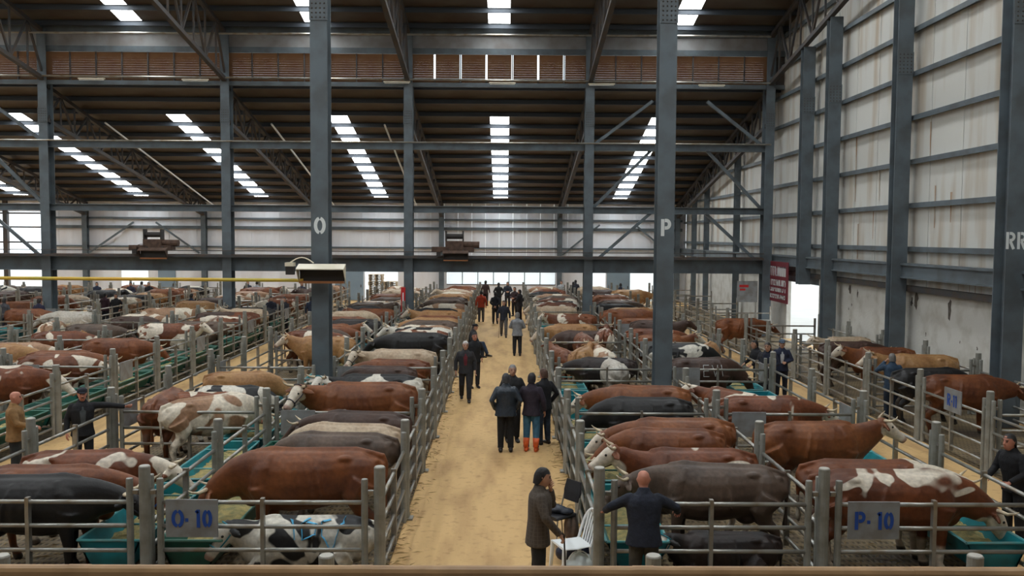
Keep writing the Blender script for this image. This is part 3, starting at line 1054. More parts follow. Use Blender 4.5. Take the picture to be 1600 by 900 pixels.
# ------------------------------------------------------------------ troughs
def trough_meshes(L_):
    wt, wb_, zt, zb = 0.42, 0.24, 0.62, 0.22
    t = 0.02
    h = L_ / 2
    mb = MB()
    prof_o = [(-wt, zt), (-wb_, zb), (wb_, zb), (wt, zt)]
    prof_i = [(-wt + t, zt), (-wb_ + t, zb + t), (wb_ - t, zb + t), (wt - t, zt)]
    for (a, b_) in ((0, 1), (1, 2), (2, 3)):
        vs = []
        for y in (-h, h):
            vs += [(prof_o[a][0], y, prof_o[a][1]), (prof_o[b_][0], y, prof_o[b_][1]), (prof_i[b_][0], y, prof_i[b_][1]), (prof_i[a][0], y, prof_i[a][1])]
        mb.add(vs, [(0, 1, 2, 3), (7, 6, 5, 4), (0, 4, 5, 1), (1, 5, 6, 2), (2, 6, 7, 3), (3, 7, 4, 0)])
    for y in (-h, h - t):
        vs = [(x, yy, z) for yy in (y, y + t) for (x, z) in prof_o]
        mb.add(vs, [(0, 1, 2, 3), (7, 6, 5, 4), (0, 4, 5, 1), (1, 5, 6, 2), (2, 6, 7, 3), (3, 7, 4, 0)])
    basin = mb.mesh('basin')
    rim = MB()
    for s in (-1, 1):
        rim.tube([(s * wt, -h, zt), (s * wt, h, zt)], 0.02, 6, ref=(1, 0, 0))
        rim.tube([(-wt, s * h, zt), (wt, s * h, zt)], 0.02, 6)
    rimm = rim.mesh('rim')
    br = MB().tube([(-wt, 0, zt), (wt, 0, zt)], 0.016, 6).mesh('cross_brace')
    leg = MB().bar((0, -0.22, 0.015), (0, -0.1, zb), 0.04, 0.04).bar((0, 0.22, 0.015), (0, 0.1, zb), 0.04, 0.04).bar((0, -0.2, 0.06), (0, 0.2, 0.06), 0.03, 0.03)
    legm = leg.mesh('leg_frame')
    fd = MB()
    nx, ny = 7, 26
    fr = random.Random(4)
    vs = []
    for j in range(ny + 1):
        for i in range(nx + 1):
            u = i / nx * 2 - 1
            vs.append((u * 0.32, -h + t + (2 * h - 2 * t) * j / ny, 0.40 + 0.06 * (1 - u * u) + fr.uniform(-0.03, 0.04)))
    fd.add(vs, [(j * (nx + 1) + i, j * (nx + 1) + i + 1, (j + 1) * (nx + 1) + i + 1, (j + 1) * (nx + 1) + i) for j in range(ny) for i in range(nx)])
    return basin, rimm, br, legm, fd.mesh('feed', M_FEED, True)


TL = 2.78
tb_, tr_, tbr_, tlg_, tfd_ = trough_meshes(TL)
M_TEALR = mat('worn_teal_rim', (0.08, 0.36, 0.38), 0.4, col2=(0.15, 0.3, 0.3), vscale=5)
M_GREENR = mat('worn_green_rim', (0.1, 0.24, 0.19), 0.45)
for me in (tb_, tr_, tbr_, tlg_):
    me.materials.append(M_TEAL)


def trough(x, y, label, green=False, full=True, rz=0.0):
    root = empty('feed_trough', (x, y, 0), rz)
    tag(root, label, 'trough', 'feed troughs')
    a, b_ = (M_GREEN, M_GREENR) if green else (M_TEAL, M_TEALR)
    ob('basin', tb_, root, m=a)
    ob('rim', tr_, root, m=b_)
    for yy in (-0.7, 0.7):
        ob('cross_brace', tbr_, root, (0, yy, 0), m=b_)
    for yy in (-1.0, 1.0):
        ob('leg_frame', tlg_, root, (0, yy, 0), rz=PI / 2, m=a)
    if full:
        ob('feed', tfd_, root)


TR = [(-4.72 + 0.54, 'right of the O pens middle fence', True), (-4.72 - 0.54, 'left of the O pens middle fence', False), (1.27 + 0.54, 'in the P pens beside the central aisle', False),
      (7.2 - 0.54, 'in the P pens beside the right hand aisle', False), (-10.4 - 0.54, 'beside the left hand aisle', True), (-13.3 - 0.54, 'left of the middle line of the second pens', False),
      (-21.9 + 0.54, 'right of the middle line of the third pens', False), (-16.4 + 0.54, 'beside the second aisle to the left', False)]
for x, where, green in TR:
    i = 0
    for j in range(11):
        y = YC[0] + HS * (j + 0.5)
        if not seen((x, y, 0.5), 40):
            continue
        trough(x, y, '%s feed trough %s, %s from the front' % ('dark green' if green else 'teal', where, ORD[i]), green, full=(j % 4 != 3))
        i += 1
# a loose trough tipped on edge in the O left pens
t_ = gp(430, 590, 0.3)

# loose straw trodden into the near pens and along the fences
srnd = random.Random(9)
sm_ = MB()
for k in range(7000):
    nm, xc, xa, xb = srnd.choice(BLOCKS[:3])
    x, y = srnd.uniform(xa, xb), YC[0] - 2 + 22 * srnd.random() ** 1.6
    if srnd.random() < .12:
        x = srnd.choice((-1.55, 1.2)) + srnd.gauss(0, .12)
    a, ln = srnd.uniform(0, PI), srnd.uniform(.04, .13)
    c, sn = math.cos(a) * ln, math.sin(a) * ln
    wx, wy = -math.sin(a) * .006, math.cos(a) * .006
    z = .018 + srnd.uniform(0, .012)
    sm_.add([(x - c, y - sn, z), (x + wx, y + wy, z + .012), (x + c, y + sn, z), (x - wx, y - wy, z + .008)], [(0, 1, 2), (0, 2, 3)])
so_ = sm_.build('loose_straw', mat('straw', (.5, .38, .17), .8, col2=(.3, .2, .09), vscale=3))
so_['kind'] = 'stuff'
so_['label'] = 'loose straw trodden over the pen floors'
so_['category'] = 'straw'

# ------------------------------------------------------------------ cattle
def coat(name, base, base2, white=None, patch=None, face=0.0, leg=0.0, muzzle=(0.30, 0.17, 0.13), pscale=1.5, dark=None):
    """hide colour with its own patches; mesh attributes face / shank say where head and lower legs are"""
    base, base2 = tuple(v * .82 for v in base), tuple(v * .82 for v in base2)
    m = bpy.data.materials.new(name)
    m.use_nodes = True
    nt = m.node_tree
    N, L = nt.nodes, nt.links
    b = N['Principled BSDF']
    b.inputs['Roughness'].default_value = 0.5
    b.inputs['Specular IOR Level'].default_value = 0.35
    tc = N.new('ShaderNodeTexCoord')
    oi = N.new('ShaderNodeObjectInfo')
    mu = N.new('ShaderNodeMath')
    mu.operation = 'MULTIPLY'
    mu.inputs[1].default_value = 61.0
    L.new(oi.outputs['Random'], mu.inputs[0])
    va = N.new('ShaderNodeVectorMath')
    va.operation = 'ADD'
    L.new(tc.outputs['Object'], va.inputs[0])
    L.new(mu.outputs[0], va.inputs[1])

    def noise(scale, detail, lo, hi, c0, c1, dist=0.0):
        n = N.new('ShaderNodeTexNoise')
        n.inputs['Scale'].default_value = scale
        n.inputs['Detail'].default_value = detail
        n.inputs['Distortion'].default_value = dist
        L.new(va.outputs[0], n.inputs['Vector'])
        r = N.new('ShaderNodeValToRGB')
        e = r.color_ramp.elements
        e[0].position, e[0].color = lo, (*c0, 1)
        e[1].position, e[1].color = hi, (*c1, 1)
        L.new(n.outputs['Fac'], r.inputs[0])
        return r.outputs[0]

    def mix(f, a, c):
        x = N.new('ShaderNodeMix')
        x.data_type = 'RGBA'
        if isinstance(f, float):
            x.inputs[0].default_value = f
        else:
            L.new(f, x.inputs[0])
        L.new(a, x.inputs[6])
        if isinstance(c, tuple):
            x.inputs[7].default_value = (*c, 1)
        else:
            L.new(c, x.inputs[7])
        return x.outputs[2]

    def attr(nm):
        a = N.new('ShaderNodeAttribute')
        a.attribute_name = nm
        return a.outputs['Fac']

    def times(s, k):
        q = N.new('ShaderNodeMath')
        q.operation = 'MULTIPLY'
        q.use_clamp = True
        q.inputs[1].default_value = k
        L.new(s, q.inputs[0])
        return q.outputs[0]
    colr = noise(2.2, 4, 0.35, 0.68, base, base2)
    if white:
        if patch:
            f = noise(pscale, 1.5, patch, patch + 0.018, (0, 0, 0), (1, 1, 1), 0.6)
            colr = mix(f, colr, white)
        if face:
            colr = mix(times(attr('face'), face), colr, white)
        if leg:
            colr = mix(times(attr('shank'), leg), colr, white)
    if dark:
        colr = mix(times(attr('shank'), 0.7), colr, dark)
    colr = mix(times(attr('muzzle'), 0.85), colr, muzzle)
    colr = mix(attr('hoof'), colr, (0.05, 0.04, 0.03))
    # hair mottling, dried dung stains on the lower flanks and thighs
    mot = noise(17, 6, .25, .75, (.72, .72, .72), (1.16, 1.16, 1.16))
    x = N.new('ShaderNodeMix')
    x.data_type = 'RGBA'
    x.blend_type = 'MULTIPLY'
    x.inputs[0].default_value = 1.0
    L.new(colr, x.inputs[6])
    L.new(mot, x.inputs[7])
    colr = x.outputs[2]
    dn = noise(5.5, 5, .48, .62, (0, 0, 0), (1, 1, 1))
    dm = N.new('ShaderNodeMath')
    dm.operation = 'MULTIPLY'
    L.new(dn, dm.inputs[0])
    L.new(attr('soil'), dm.inputs[1])
    colr = mix(times(dm.outputs[0], .75), colr, (.085, .06, .038))
    L.new(colr, b.inputs['Base Color'])
    bp = N.new('ShaderNodeBump')
    bp.inputs['Strength'].default_value = 0.25
    bp.inputs['Distance'].default_value = 0.01
    n = N.new('ShaderNodeTexNoise')
    n.inputs['Scale'].default_value = 28
    L.new(tc.outputs['Object'], n.inputs['Vector'])
    L.new(n.outputs['Fac'], bp.inputs['Height'])
    L.new(bp.outputs[0], b.inputs['Normal'])
    return m


WH = (0.66, 0.58, 0.47)
COATS = {
    'brown': coat('chestnut_hide', (0.25, 0.078, 0.022), (0.125, 0.036, 0.013), WH, None, 0.0, 0.0),
    'simm': coat('red_and_white_hide', (0.22, 0.062, 0.019), (0.115, 0.034, 0.013), WH, 0.60, 1.0, 0.8),
    'simm2': coat('red_and_white_pied_hide', (0.23, 0.068, 0.02), (0.12, 0.036, 0.013), WH, 0.53, 1.0, 1.0),
    'face': coat('chestnut_white_face_hide', (0.27, 0.09, 0.026), (0.14, 0.042, 0.015), WH, None, 1.0, 0.5),
    'dark': coat('dark_brown_hide', (0.085, 0.042, 0.028), (0.05, 0.026, 0.018), WH, None, 0.0, 0.0, (0.12, 0.09, 0.07)),
    'grey': coat('grey_brown_hide', (0.14, 0.09, 0.062), (0.075, 0.05, 0.037), WH, None, 0.0, 0.0, (0.3, 0.24, 0.2), dark=(0.05, 0.035, 0.03)),
    'black': coat('black_hide', (0.018, 0.016, 0.016), (0.011, 0.01, 0.01), WH, None, 0.0, 0.0, (0.06, 0.05, 0.05)),
    'blackface': coat('black_white_face_hide', (0.018, 0.016, 0.016), (0.03, 0.016, 0.012), WH, None, 1.0, 0.3),
    'holst': coat('black_and_white_hide', (0.018, 0.017, 0.018), (0.012, 0.012, 0.012), (0.62, 0.58, 0.5), 0.49, 0.8, 1.0, pscale=1.9),
    'cream': coat('cream_hide', (0.60, 0.47, 0.33), (0.48, 0.34, 0.22), WH, None, 0.6, 0.0),
    'tan': coat('tan_hide', (0.46, 0.25, 0.10), (0.34, 0.16, 0.06), WH, None, 0.8, 0.4),
    'pied': coat('pale_red_and_white_hide', (0.44, 0.26, 0.15), (0.34, 0.18, 0.10), (0.68, 0.6, 0.48), 0.5, 1.0, 1.0, pscale=1.3),
    'white': coat('off_white_hide', (0.64, 0.6, 0.53), (0.5, 0.44, 0.36), WH, None, 0.0, 0.0),
}


def cow_variant(kind):
    """forward +X, left +Y; returns mesh and head frame"""
    mb = MB()
    lying = kind == 'lie'
    dz = -0.52 if lying else 0.0
    trunk = [(-1.01, 1.24, .07, .08), (-0.97, 1.17, .20, .20), (-0.86, 1.11, .275, .285), (-0.68, 1.07, .29, .335), (-0.45, 1.03, .285, .365),
             (-0.15, 1.00, .365, .405), (0.15, .985, .37, .415), (0.38, 1.0, .325, .41), (0.55, 1.03, .27, .385), (0.68, 1.06, .21, .33)]
    rings = [((x, 0, z + dz), a, b) for x, z, a, b in trunk]
    if kind == 'eat':
        neck = [((0.84, 0, 1.03), .155, .26), ((1.0, 0, 0.93), .13, .21), ((1.14, 0, 0.83), .115, .165)]
        poll, d = np.array((1.2, 0, 0.84)), np.array((0.45, 0, -0.89))
    elif kind == 'turn':
        neck = [((0.82, 0.03, 1.13), .155, .26), ((0.96, 0.10, 1.20), .13, .205), ((1.07, 0.19, 1.27), .115, .16)]
        poll, d = np.array((1.10, 0.24, 1.34)), np.array((0.36, 0.70, -0.62))
    elif kind == 'lie':
        neck = [((0.80, 0.02, 0.62), .155, .25), ((0.90, 0.06, 0.69), .13, .2), ((0.98, 0.10, 0.74), .115, .16)]
        poll, d = np.array((1.02, 0.13, 0.79)), np.array((0.50, 0.35, -0.79))
    elif kind == 'down':
        neck = [((0.84, 0, 1.09), .155, .26), ((1.0, 0, 1.08), .13, .21), ((1.14, 0, 1.07), .115, .165)]
        poll, d = np.array((1.2, 0, 1.11)), np.array((0.72, 0, -0.69))
    else:
        neck = [((0.83, 0, 1.14), .155, .265), ((0.98, 0, 1.22), .13, .21), ((1.11, 0, 1.31), .115, .165)]
        poll, d = np.array((1.16, 0, 1.39)), np.array((0.80, 0, -0.60))
    d = d / np.linalg.norm(d)
    lat = np.cross((0, 0, 1.0), d)
    lat /= np.linalg.norm(lat)
    upv = np.cross(d, lat)
    mb.loft(rings + neck, 16, ex=2.25)
    # head
    head = [(-0.07, -0.03, .085, .09), (0.0, -0.02, .105, .115), (0.10, -0.02, .112, .125), (0.20, -0.025, .10, .118), (0.30, -0.02, .078, .095),
            (0.40, -0.015, .068, .078), (0.47, -0.015, .072, .075), (0.52, -0.02, .055, .055)]
    mb.loft([(poll + d * t + upv * o, a, b) for t, o, a, b in head], 14, ref=lat, ex=2.3)
    # neck to head bridge
    mb.loft([(np.array(neck[-2][0]), .12, .18), (np.array(neck[-1][0]), .11, .15), (poll + d * 0.06 - upv * 0.03, .095, .11)], 12, ref=lat)
    # ears
    for s in (-1, 1):
        e0 = poll + d * 0.02 - upv * 0.02 + lat * s * 0.09
        mb.loft([(e0, .035, .032), (e0 + lat * s * 0.08 - upv * 0.01, .065, .03), (e0 + lat * s * 0.17 - upv * 0.035, .06, .026), (e0 + lat * s * 0.24 - upv * 0.06, .018, .016)], 8, ref=d)
    # spine ridge, hook and pin bones, withers, ribs
    mb.tube([(-.95, 0, 1.33 + dz), (-.7, 0, 1.385 + dz), (-.3, 0, 1.385 + dz), (.1, 0, 1.385 + dz), (.4, 0, 1.40 + dz), (.6, 0, 1.37 + dz)], [.03, .04, .04, .04, .05, .04], 8)
    for s in (-1, 1):
        mb.ball((-.57, s * .19, 1.305 + dz), .11, .06, .05)
        mb.ball((-.92, s * .11, 1.24 + dz), .085, .06, .06)
        mb.loft([((.36, s * .16, 1.36 + dz), .03, .05), ((.42, s * .25, 1.2 + dz), .05, .07), ((.5, s * .27, 1.0 + dz), .05, .09), ((.56, s * .24, .86 + dz), .04, .07)], 8)
        for xr in (-.22, -.09, .04, .17):
            mb.tube([(xr + .05, s * .2, 1.34 + dz), (xr + .02, s * .31, 1.2 + dz), (xr - .03, s * .357, 1.02 + dz), (xr - .05, s * .335, .84 + dz)], [.02, .025, .025, .018], 6)
    # dewlap / brisket
    mb.ball((0.66, 0, 0.82 + dz), .17, .11, .2)
    # shoulder and hip masses
    for s in (-1, 1):
        mb.ball((0.46, s * .18, 1.0 + dz), .2, .14, .3)
        mb.ball((-0.74, s * .17, 1.05 + dz), .24, .155, .28)
        if not lying:
            fx = 0.46 + (0.05 if s > 0 else -0.04)
            mb.tube([(fx + .01, s * .19, .95), (fx - .03, s * .195, .74), (fx, s * .18, .46), (fx - .005, s * .175, .40), (fx - .01, s * .175, .17), (fx + .01, s * .175, .12), (fx + .045, s * .178, .0)],
                    [.16, .105, .068, .066, .046, .056, .068], 10)
            hx = -0.72 + (-0.06 if s > 0 else 0.05)
            mb.tube([(hx - .02, s * .18, 1.02), (hx + .1, s * .2, .80), (hx + .02, s * .185, .62), (hx - .12, s * .175, .50), (hx - .12, s * .17, .44), (hx - .08, s * .17, .17), (hx - .05, s * .17, .12), (hx - .01, s * .172, .0)],
                    [.22, .165, .105, .07, .066, .05, .058, .068], 10)
        else:
            mb.tube([(0.5, s * .24, .32), (0.78, s * .28, .14), (0.72, s * .3, .08), (0.45, s * .3, .06)], [.13, .08, .07, .05], 8)
            mb.tube([(-0.65, s * .26, .42), (-0.35, s * .42, .2), (-0.55, s * .44, .12), (-0.2, s * .46, .06)], [.2, .13, .08, .055], 8)
    # tail
    zt = 1.32 + dz
    low = 0.62 if not lying else 0.1
    mb.tube([(-0.93, 0, zt), (-1.03, 0, zt - .02), (-1.075, 0, zt - .14), (-1.07, .01, (zt + low) / 2), (-1.06, .015, low + .1), (-1.05, .015, low - .06), (-1.05, .015, low - .16)],
            [.04, .04, .034, .027, .028, .045, .018], 8)
    if kind in ('level', 'down') and not lying:
        mb.ball((-0.5, 0, 0.66), .17, .15, .12)
    me = remesh(mb.mesh('cow_raw'), 0.0195, 4)
    co = np.empty(len(me.vertices) * 3, np.float32)
    me.vertices.foreach_get('co', co)
    co = co.reshape(-1, 3)
    rel = co - poll
    t = rel @ d
    ax = np.linalg.norm(rel - np.outer(t, d), axis=1)
    inhead = (ax < .2) & (t > -.12) & (t < .6)
    ear = (np.abs(rel @ lat) > .115) & (t < .12)
    face = np.where(inhead & ~ear, np.clip((t + .02) / .05, 0, 1), 0)
    muzzle = np.where(inhead, np.clip((t - .43) / .04, 0, 1), 0)
    shank = np.where(~inhead & (co[:, 0] > -1.0), np.clip((.44 - co[:, 2]) / .06, 0, 1), 0)
    if lying:
        shank = shank * 0
    tuft = (co[:, 0] < -1.0) & (co[:, 2] < low + .15)
    shank = np.maximum(shank, tuft * 0.8)
    hoof = np.where(~inhead & (not lying), np.clip((.085 - co[:, 2]) / .02, 0, 1), 0)
    soil = np.clip((.98 + dz * .9 - co[:, 2]) / .25, 0, 1) * np.clip((.2 - co[:, 0]) / .5, 0.15, 1) * ~inhead
    for nm, arr in (('soil', soil), ('face', face), ('muzzle', muzzle), ('shank', shank), ('hoof', hoof)):
        a = me.attributes.new(nm, 'FLOAT', 'POINT')
        a.data.foreach_set('value', arr.astype(np.float32))
    me.materials.append(COATS['brown'])
    fr = dict(poll=poll, d=d, lat=lat, up=upv)
    # attachments
    horns = []
    for s in (-1, 1):
        b0 = poll + lat * s * .075 + upv * .04 - d * 0.02
        pts = [b0, b0 + lat * s * .07 + upv * .015, b0 + lat * s * .14 + upv * .05 + d * .03, b0 + lat * s * .17 + upv * .12 + d * .05, b0 + lat * s * .165 + upv * .18 + d * .05]
        horns.append(MB().tube(pts, [.03, .027, .022, .014, .004], 8, ref=d).mesh('horn', M_HORN, True))
    eyes = [MB().ball(poll + d * .15 + lat * s * .092 + upv * .035, .02).mesh('eye', M_EYE, True) for s in (-1, 1)]
    hm = MB()
    for tt, aa, bb in ((.33, .083, .1), (-.02, .115, .125)):
        c = poll + d * tt - upv * .02
        pts = [c + lat * aa * math.cos(k) + upv * bb * math.sin(k) for k in np.linspace(0, 2 * PI, 17)]
        hm.tube(pts, .011, 6, ref=d)
    for s in (-1, 1):
        hm.tube([poll + d * .33 + lat * s * .085 - upv * .03, poll + d * .15 + lat * s * .118 - upv * .04, poll - d * .02 + lat * s * .115 - upv * .05], .011, 6, ref=upv)
    halter = hm.mesh('halter', M_ROPE, True)
    e = poll + d * .03 + lat * .27 - upv * .08
    tagm = MB().bar(e, e - np.array((0, 0, .07)), .055, .012, ref=tuple(d)).mesh('ear_tag', M_TAG)
    return dict(me=me, fr=fr, horns=horns, eyes=eyes, halter=halter, tag=tagm)


CV = {k: cow_variant(k) for k in ('level', 'down', 'eat', 'turn', 'lie')}
BACK = {'level': 1.43, 'down': 1.43, 'eat': 1.43, 'turn': 1.43, 'lie': 0.91}
cow_n = [0]
COWS = []


def place_cow(x, y, head, ct, kind, label, sc=1.0, mirror=False, detail=2, horn=True, halter=None, etag=False, z=0.015, stretch=1.0, group='cattle in the pens'):
    v = CV[kind]
    o = ob('cow', v['me'], None, (x, y, z), math.radians(head), (sc * stretch, -sc if mirror else sc, sc), m=COATS[ct])
    tag(o, label, 'cow', group)
    if detail:
        if horn:
            for h in v['horns']:
                ob('horn', h, o)
        if detail > 1:
            for e in v['eyes']:
                ob('eye', e, o)
    if halter:
        ob('halter', v['halter'], o, m=halter)
    if etag:
        ob('ear_tag', v['tag'], o)
    COWS.append((x, y))
    return o


L_, R_, A_, T_ = 180, 0, 90, -90


def cow_px(px, yb, head, ct, kind, label, sc=1.0, **kw):
    """px, yb: trunk centre and back line in the photograph; depth follows from the height of the back above the floor"""
    p = gp(px, yb, BACK[kind] * sc + 0.015)
    c = math.cos(math.radians(head))
    lim = [(xa, xb) for xa, xb, n_, s_ in halves if xa < p[0] < xb]
    if lim and abs(c) > .9:
        k = sc * kw.get('stretch', 1.0)
        nose = {'eat': 1.48, 'turn': 1.36, 'lie': 1.3, 'level': 1.56, 'down': 1.56}[kind] * k
        tail = 1.1 * k
        if abs(p[1] - Y1) < .75 * sc:
            nose += .32
        lo, hi = (lim[0][0] + nose + .05, lim[0][1] - tail - .08) if c < 0 else (lim[0][0] + tail + .08, lim[0][1] - nose - .05)
        p[0] = min(max(p[0], lo), hi) if lo < hi else (lo + hi) / 2
    fr_, bk_ = (.47 * sc, .47 * sc) if abs(c) > .7 else ((1.5 * sc, 1.15 * sc) if math.sin(math.radians(head)) > 0 else (1.15 * sc, 1.5 * sc))
    for yc in YC:
        if yc - fr_ < p[1] < yc + bk_:
            p[1] = yc - fr_ if (p[1] < yc and yc > 12) else yc + bk_
            break
    return place_cow(p[0], p[1], head, ct, kind, label, sc, **kw)


# --- O pens, right half, beside the central aisle (heads to the left)
holst = cow_px(488, 806, L_ + 3, 'holst', 'lie', 'black and white cow with blue paint marks lying behind the O- 10 plate', 0.95, mirror=False, halter=M_ROPE, horn=False)
cow_px(520, 698, L_ + 3, 'brown', 'eat', 'large chestnut bull standing broadside behind the front O gate', 1.1, mirror=False, etag=True, stretch=1.03)
cow_px(528, 674, L_ - 2, 'grey', 'eat', 'grey brown cow just behind the large chestnut bull', 1.0)
cow_px(545, 660, L_ - 4, 'cream', 'eat', 'cream backed cow behind the grey brown one', 0.98)
cow_px(560, 641, L_ - 6, 'dark', 'down', 'dark brown horned cow behind the cream backed one', 0.96)
cow_px(562, 596, L_ + 4, 'face', 'turn', 'chestnut bull whose white face looks at the camera', 1.12, halter=M_ROPEB, etag=False)
cow_px(582, 584, L_ + 2, 'holst', 'turn', 'black and white cow behind the white faced chestnut bull', 1.06, halter=M_ROPE)
cow_px(592, 571, L_, 'dark', 'eat', 'dark cow between the pied and the cream cattle', 0.92)
cow_px(612, 562, L_, 'brown', 'down', 'brown cow partly hidden behind the long cream cow', 0.95)
cow_px(620, 545, L_ + 3, 'cream', 'turn', 'long cream cow with dark halter in the O pens', 1.05, halter=M_ROPEB)
cow_px(645, 518, L_, 'black', 'down', 'black bull behind the long cream cow', 1.08)
cow_px(672, 500, L_, 'grey', 'eat', 'grey bull behind the black bull beside the aisle', 1.05)
cow_px(664, 481, L_, 'black', 'eat', 'black cow in the fourth O pen row', 1.0)
cow_px(698, 482, L_, 'tan', 'down', 'tan and white cow beside the aisle in the fourth row', 0.95)
for i, (px, yb, ct) in enumerate(((697, 474, 'pied'), (701, 464, 'dark'), (712, 459, 'tan'), (716, 451, 'simm'), (672, 459, 'tan'), (684, 466, 'grey'))):
    cow_px(px, yb, L_ + rnd.uniform(-8, 8), ct, 'down', '%s cow at the far end of the O pens by the aisle' % ['pale pied', 'dark brown', 'tan', 'red spotted', 'small tan', 'grey'][i], 0.97, detail=1)
# --- O pens, left half (heads to the right)
cow_px(48, 742, R_ + 2, 'black', 'down', 'black bull broadside at the front left corner', 0.99, mirror=True, halter=M_ROPEB, stretch=1.05)
cow_px(150, 725, R_ - 1, 'brown', 'down', 'brown cow with blue halter behind the black bull', 1.0, mirror=True, halter=mat('blue_halter', (0.03, 0.12, 0.4), 0.7))
cow_px(228, 702, R_ + 4, 'simm', 'down', 'red and white cow at the teal trough behind the blue haltered cow', 0.98, mirror=True)
cow_px(243, 618, A_ + 5, 'brown', 'down', 'brown cow seen from behind beyond the left gate', 0.98)
cow_px(322, 622, R_ + 42, 'pied', 'eat', 'pale red and white cow standing aslant behind the second left gate', 1.0, mirror=True)
cow_px(385, 612, R_, 'simm2', 'eat', 'red and white cow to the right of the pale one', 0.95, mirror=True)
cow_px(425, 602, R_, 'holst', 'eat', 'black and white cow with its back just above the trough', 0.9, mirror=True)
cow_px(452, 580, R_ + 5, 'tan', 'eat', 'golden tan cow beyond the tipped teal trough', 0.92)
cow_px(508, 525, L_ - 3, 'tan', 'level', 'golden cow standing across behind the O column', 1.0)
cow_px(568, 498, L_ + 3, 'blackface', 'down', 'black cow with a white shoulder spot right of the O column', 1.02)
cow_px(590, 482, L_, 'brown', 'level', 'reddish brown cow in the fourth row right of the O column', 1.0)
cow_px(604, 472, L_, 'cream', 'down', 'cream backed cow before the stacked pallets doorway', 0.95, detail=1)
cow_px(598, 464, L_, 'grey', 'down', 'brindled cow before the stacked pallets doorway', 0.95, detail=1)
# --- second pens to the left
cow_px(40, 571, R_ + 2, 'simm', 'down', 'brown cow with a pale face at the left edge, nearest of its pen', 1.05, mirror=True)
cow_px(62, 553, R_ + 4, 'simm2', 'down', 'red and white cow behind the pale faced one at left', 1.0, mirror=True)
cow_px(95, 547, R_, 'face', 'down', 'brown cow with a white head poking past the post at left', 1.04, mirror=True)
cow_px(28, 537, R_ - 2, 'tan', 'down', 'tan cow at the left edge behind the red and white one', 1.0, mirror=True)
cow_px(198, 528, R_ + 2, 'brown', 'down', 'plain brown cow standing across in the second left pens', 1.02, mirror=True)
cow_px(268, 505, R_ - 3, 'simm2', 'level', 'belted red and white cow with raised head behind the left posts', 1.05, mirror=True)
cow_px(200, 506, R_, 'grey', 'down', 'grey cow behind the plain brown one', 1.0, mirror=True)
cow_px(132, 515, T_ + 10, 'tan', 'level', 'tan calf facing the camera between the left pens', 0.85)
cow_px(105, 535, R_, 'pied', 'down', 'pale pied cow in the second pens left of the plain brown cow', 0.95, mirror=True)
cow_px(315, 487, R_, 'dark', 'down', 'dark cow behind the belted one', 0.98, mirror=True)
cow_px(370, 487, L_, 'simm', 'down', 'red and white cow beside the middle column on the left', 0.98)
cow_px(108, 486, L_, 'white', 'down', 'off white cow in the third pens to the left', 1.0)
cow_px(105, 497, A_ + 8, 'pied', 'down', 'pale cow seen from behind in the third pens to the left', 0.95)
cow_px(8, 482, R_, 'brown', 'down', 'brown cow at the left edge in the third pens', 1.0, mirror=True)
# --- P pens, left half (heads to the left, towards the central aisle)
cow_px(1130, 832, L_ - 2, 'blackface', 'lie', 'black cow with white face lying behind the front P gate', 0.76, halter=M_ROPE, horn=False)
cow_px(1112, 722, L_ - 8, 'grey', 'down', 'dark grey brown cow behind the man leaning on the gate', 1.0)
cow_px(1062, 699, L_ + 1, 'simm', 'level', 'red cow with white belt and white face at the P trough', 1.0)
cow_px(1038, 668, L_ - 2, 'brown', 'eat', 'plain red brown cow behind the white belted one', 0.98)
cow_px(1066, 652, L_ + 2, 'face', 'down', 'chestnut cow with white face behind the plain red brown one', 1.04)
cow_px(992, 624, L_, 'black', 'eat', 'black cow beside the chestnut one under the P column', 1.0)
cow_px(978, 601, L_ - 2, 'face', 'down', 'chestnut cow with white poll left of the P column foot', 1.04)
cow_px(905, 558, L_ - 6, 'blackface', 'down', 'black cow with white blaze behind the third P gate', 0.92)
cow_px(955, 560, A_ + 10, 'white', 'eat', 'white cow bending behind the third P gate', 0.92)
cow_px(876, 542, A_ + 15, 'brown', 'level', 'chestnut horned cow facing away behind the black one', 0.95)
cow_px(910, 542, A_ - 18, 'tan', 'level', 'tan and white cow facing away beside the horned one', 0.97)
cow_px(942, 543, A_ + 5, 'pied', 'level', 'pale pied cow facing away beside the tan one', 0.95)
cow_px(912, 521, A_ + 4, 'brown', 'eat', 'brown rump seen from behind in the third P row', 0.95)
cow_px(945, 513, A_ - 10, 'simm', 'level', 'red and white cow with raised head seen from behind', 1.0)
cow_px(868, 516, L_, 'dark', 'eat', 'dark cow at the trough in the fourth P row', 0.95)
cow_px(880, 490, L_ + 2, 'simm2', 'level', 'red and white cow with head raised to the aisle, fifth P row', 1.0)
for i, (px, yb, ct) in enumerate(((865, 470, 'holst'), (842, 459, 'pied'), (846, 452, 'simm'), (885, 462, 'grey'), (872, 466, 'simm2'))):
    cow_px(px, yb, L_ + rnd.uniform(-8, 8), ct, 'down', '%s cow at the far end of the P pens by the aisle' % ['black and white', 'pale pied', 'red spotted', 'grey', 'white patched'][i], 0.97, detail=1)
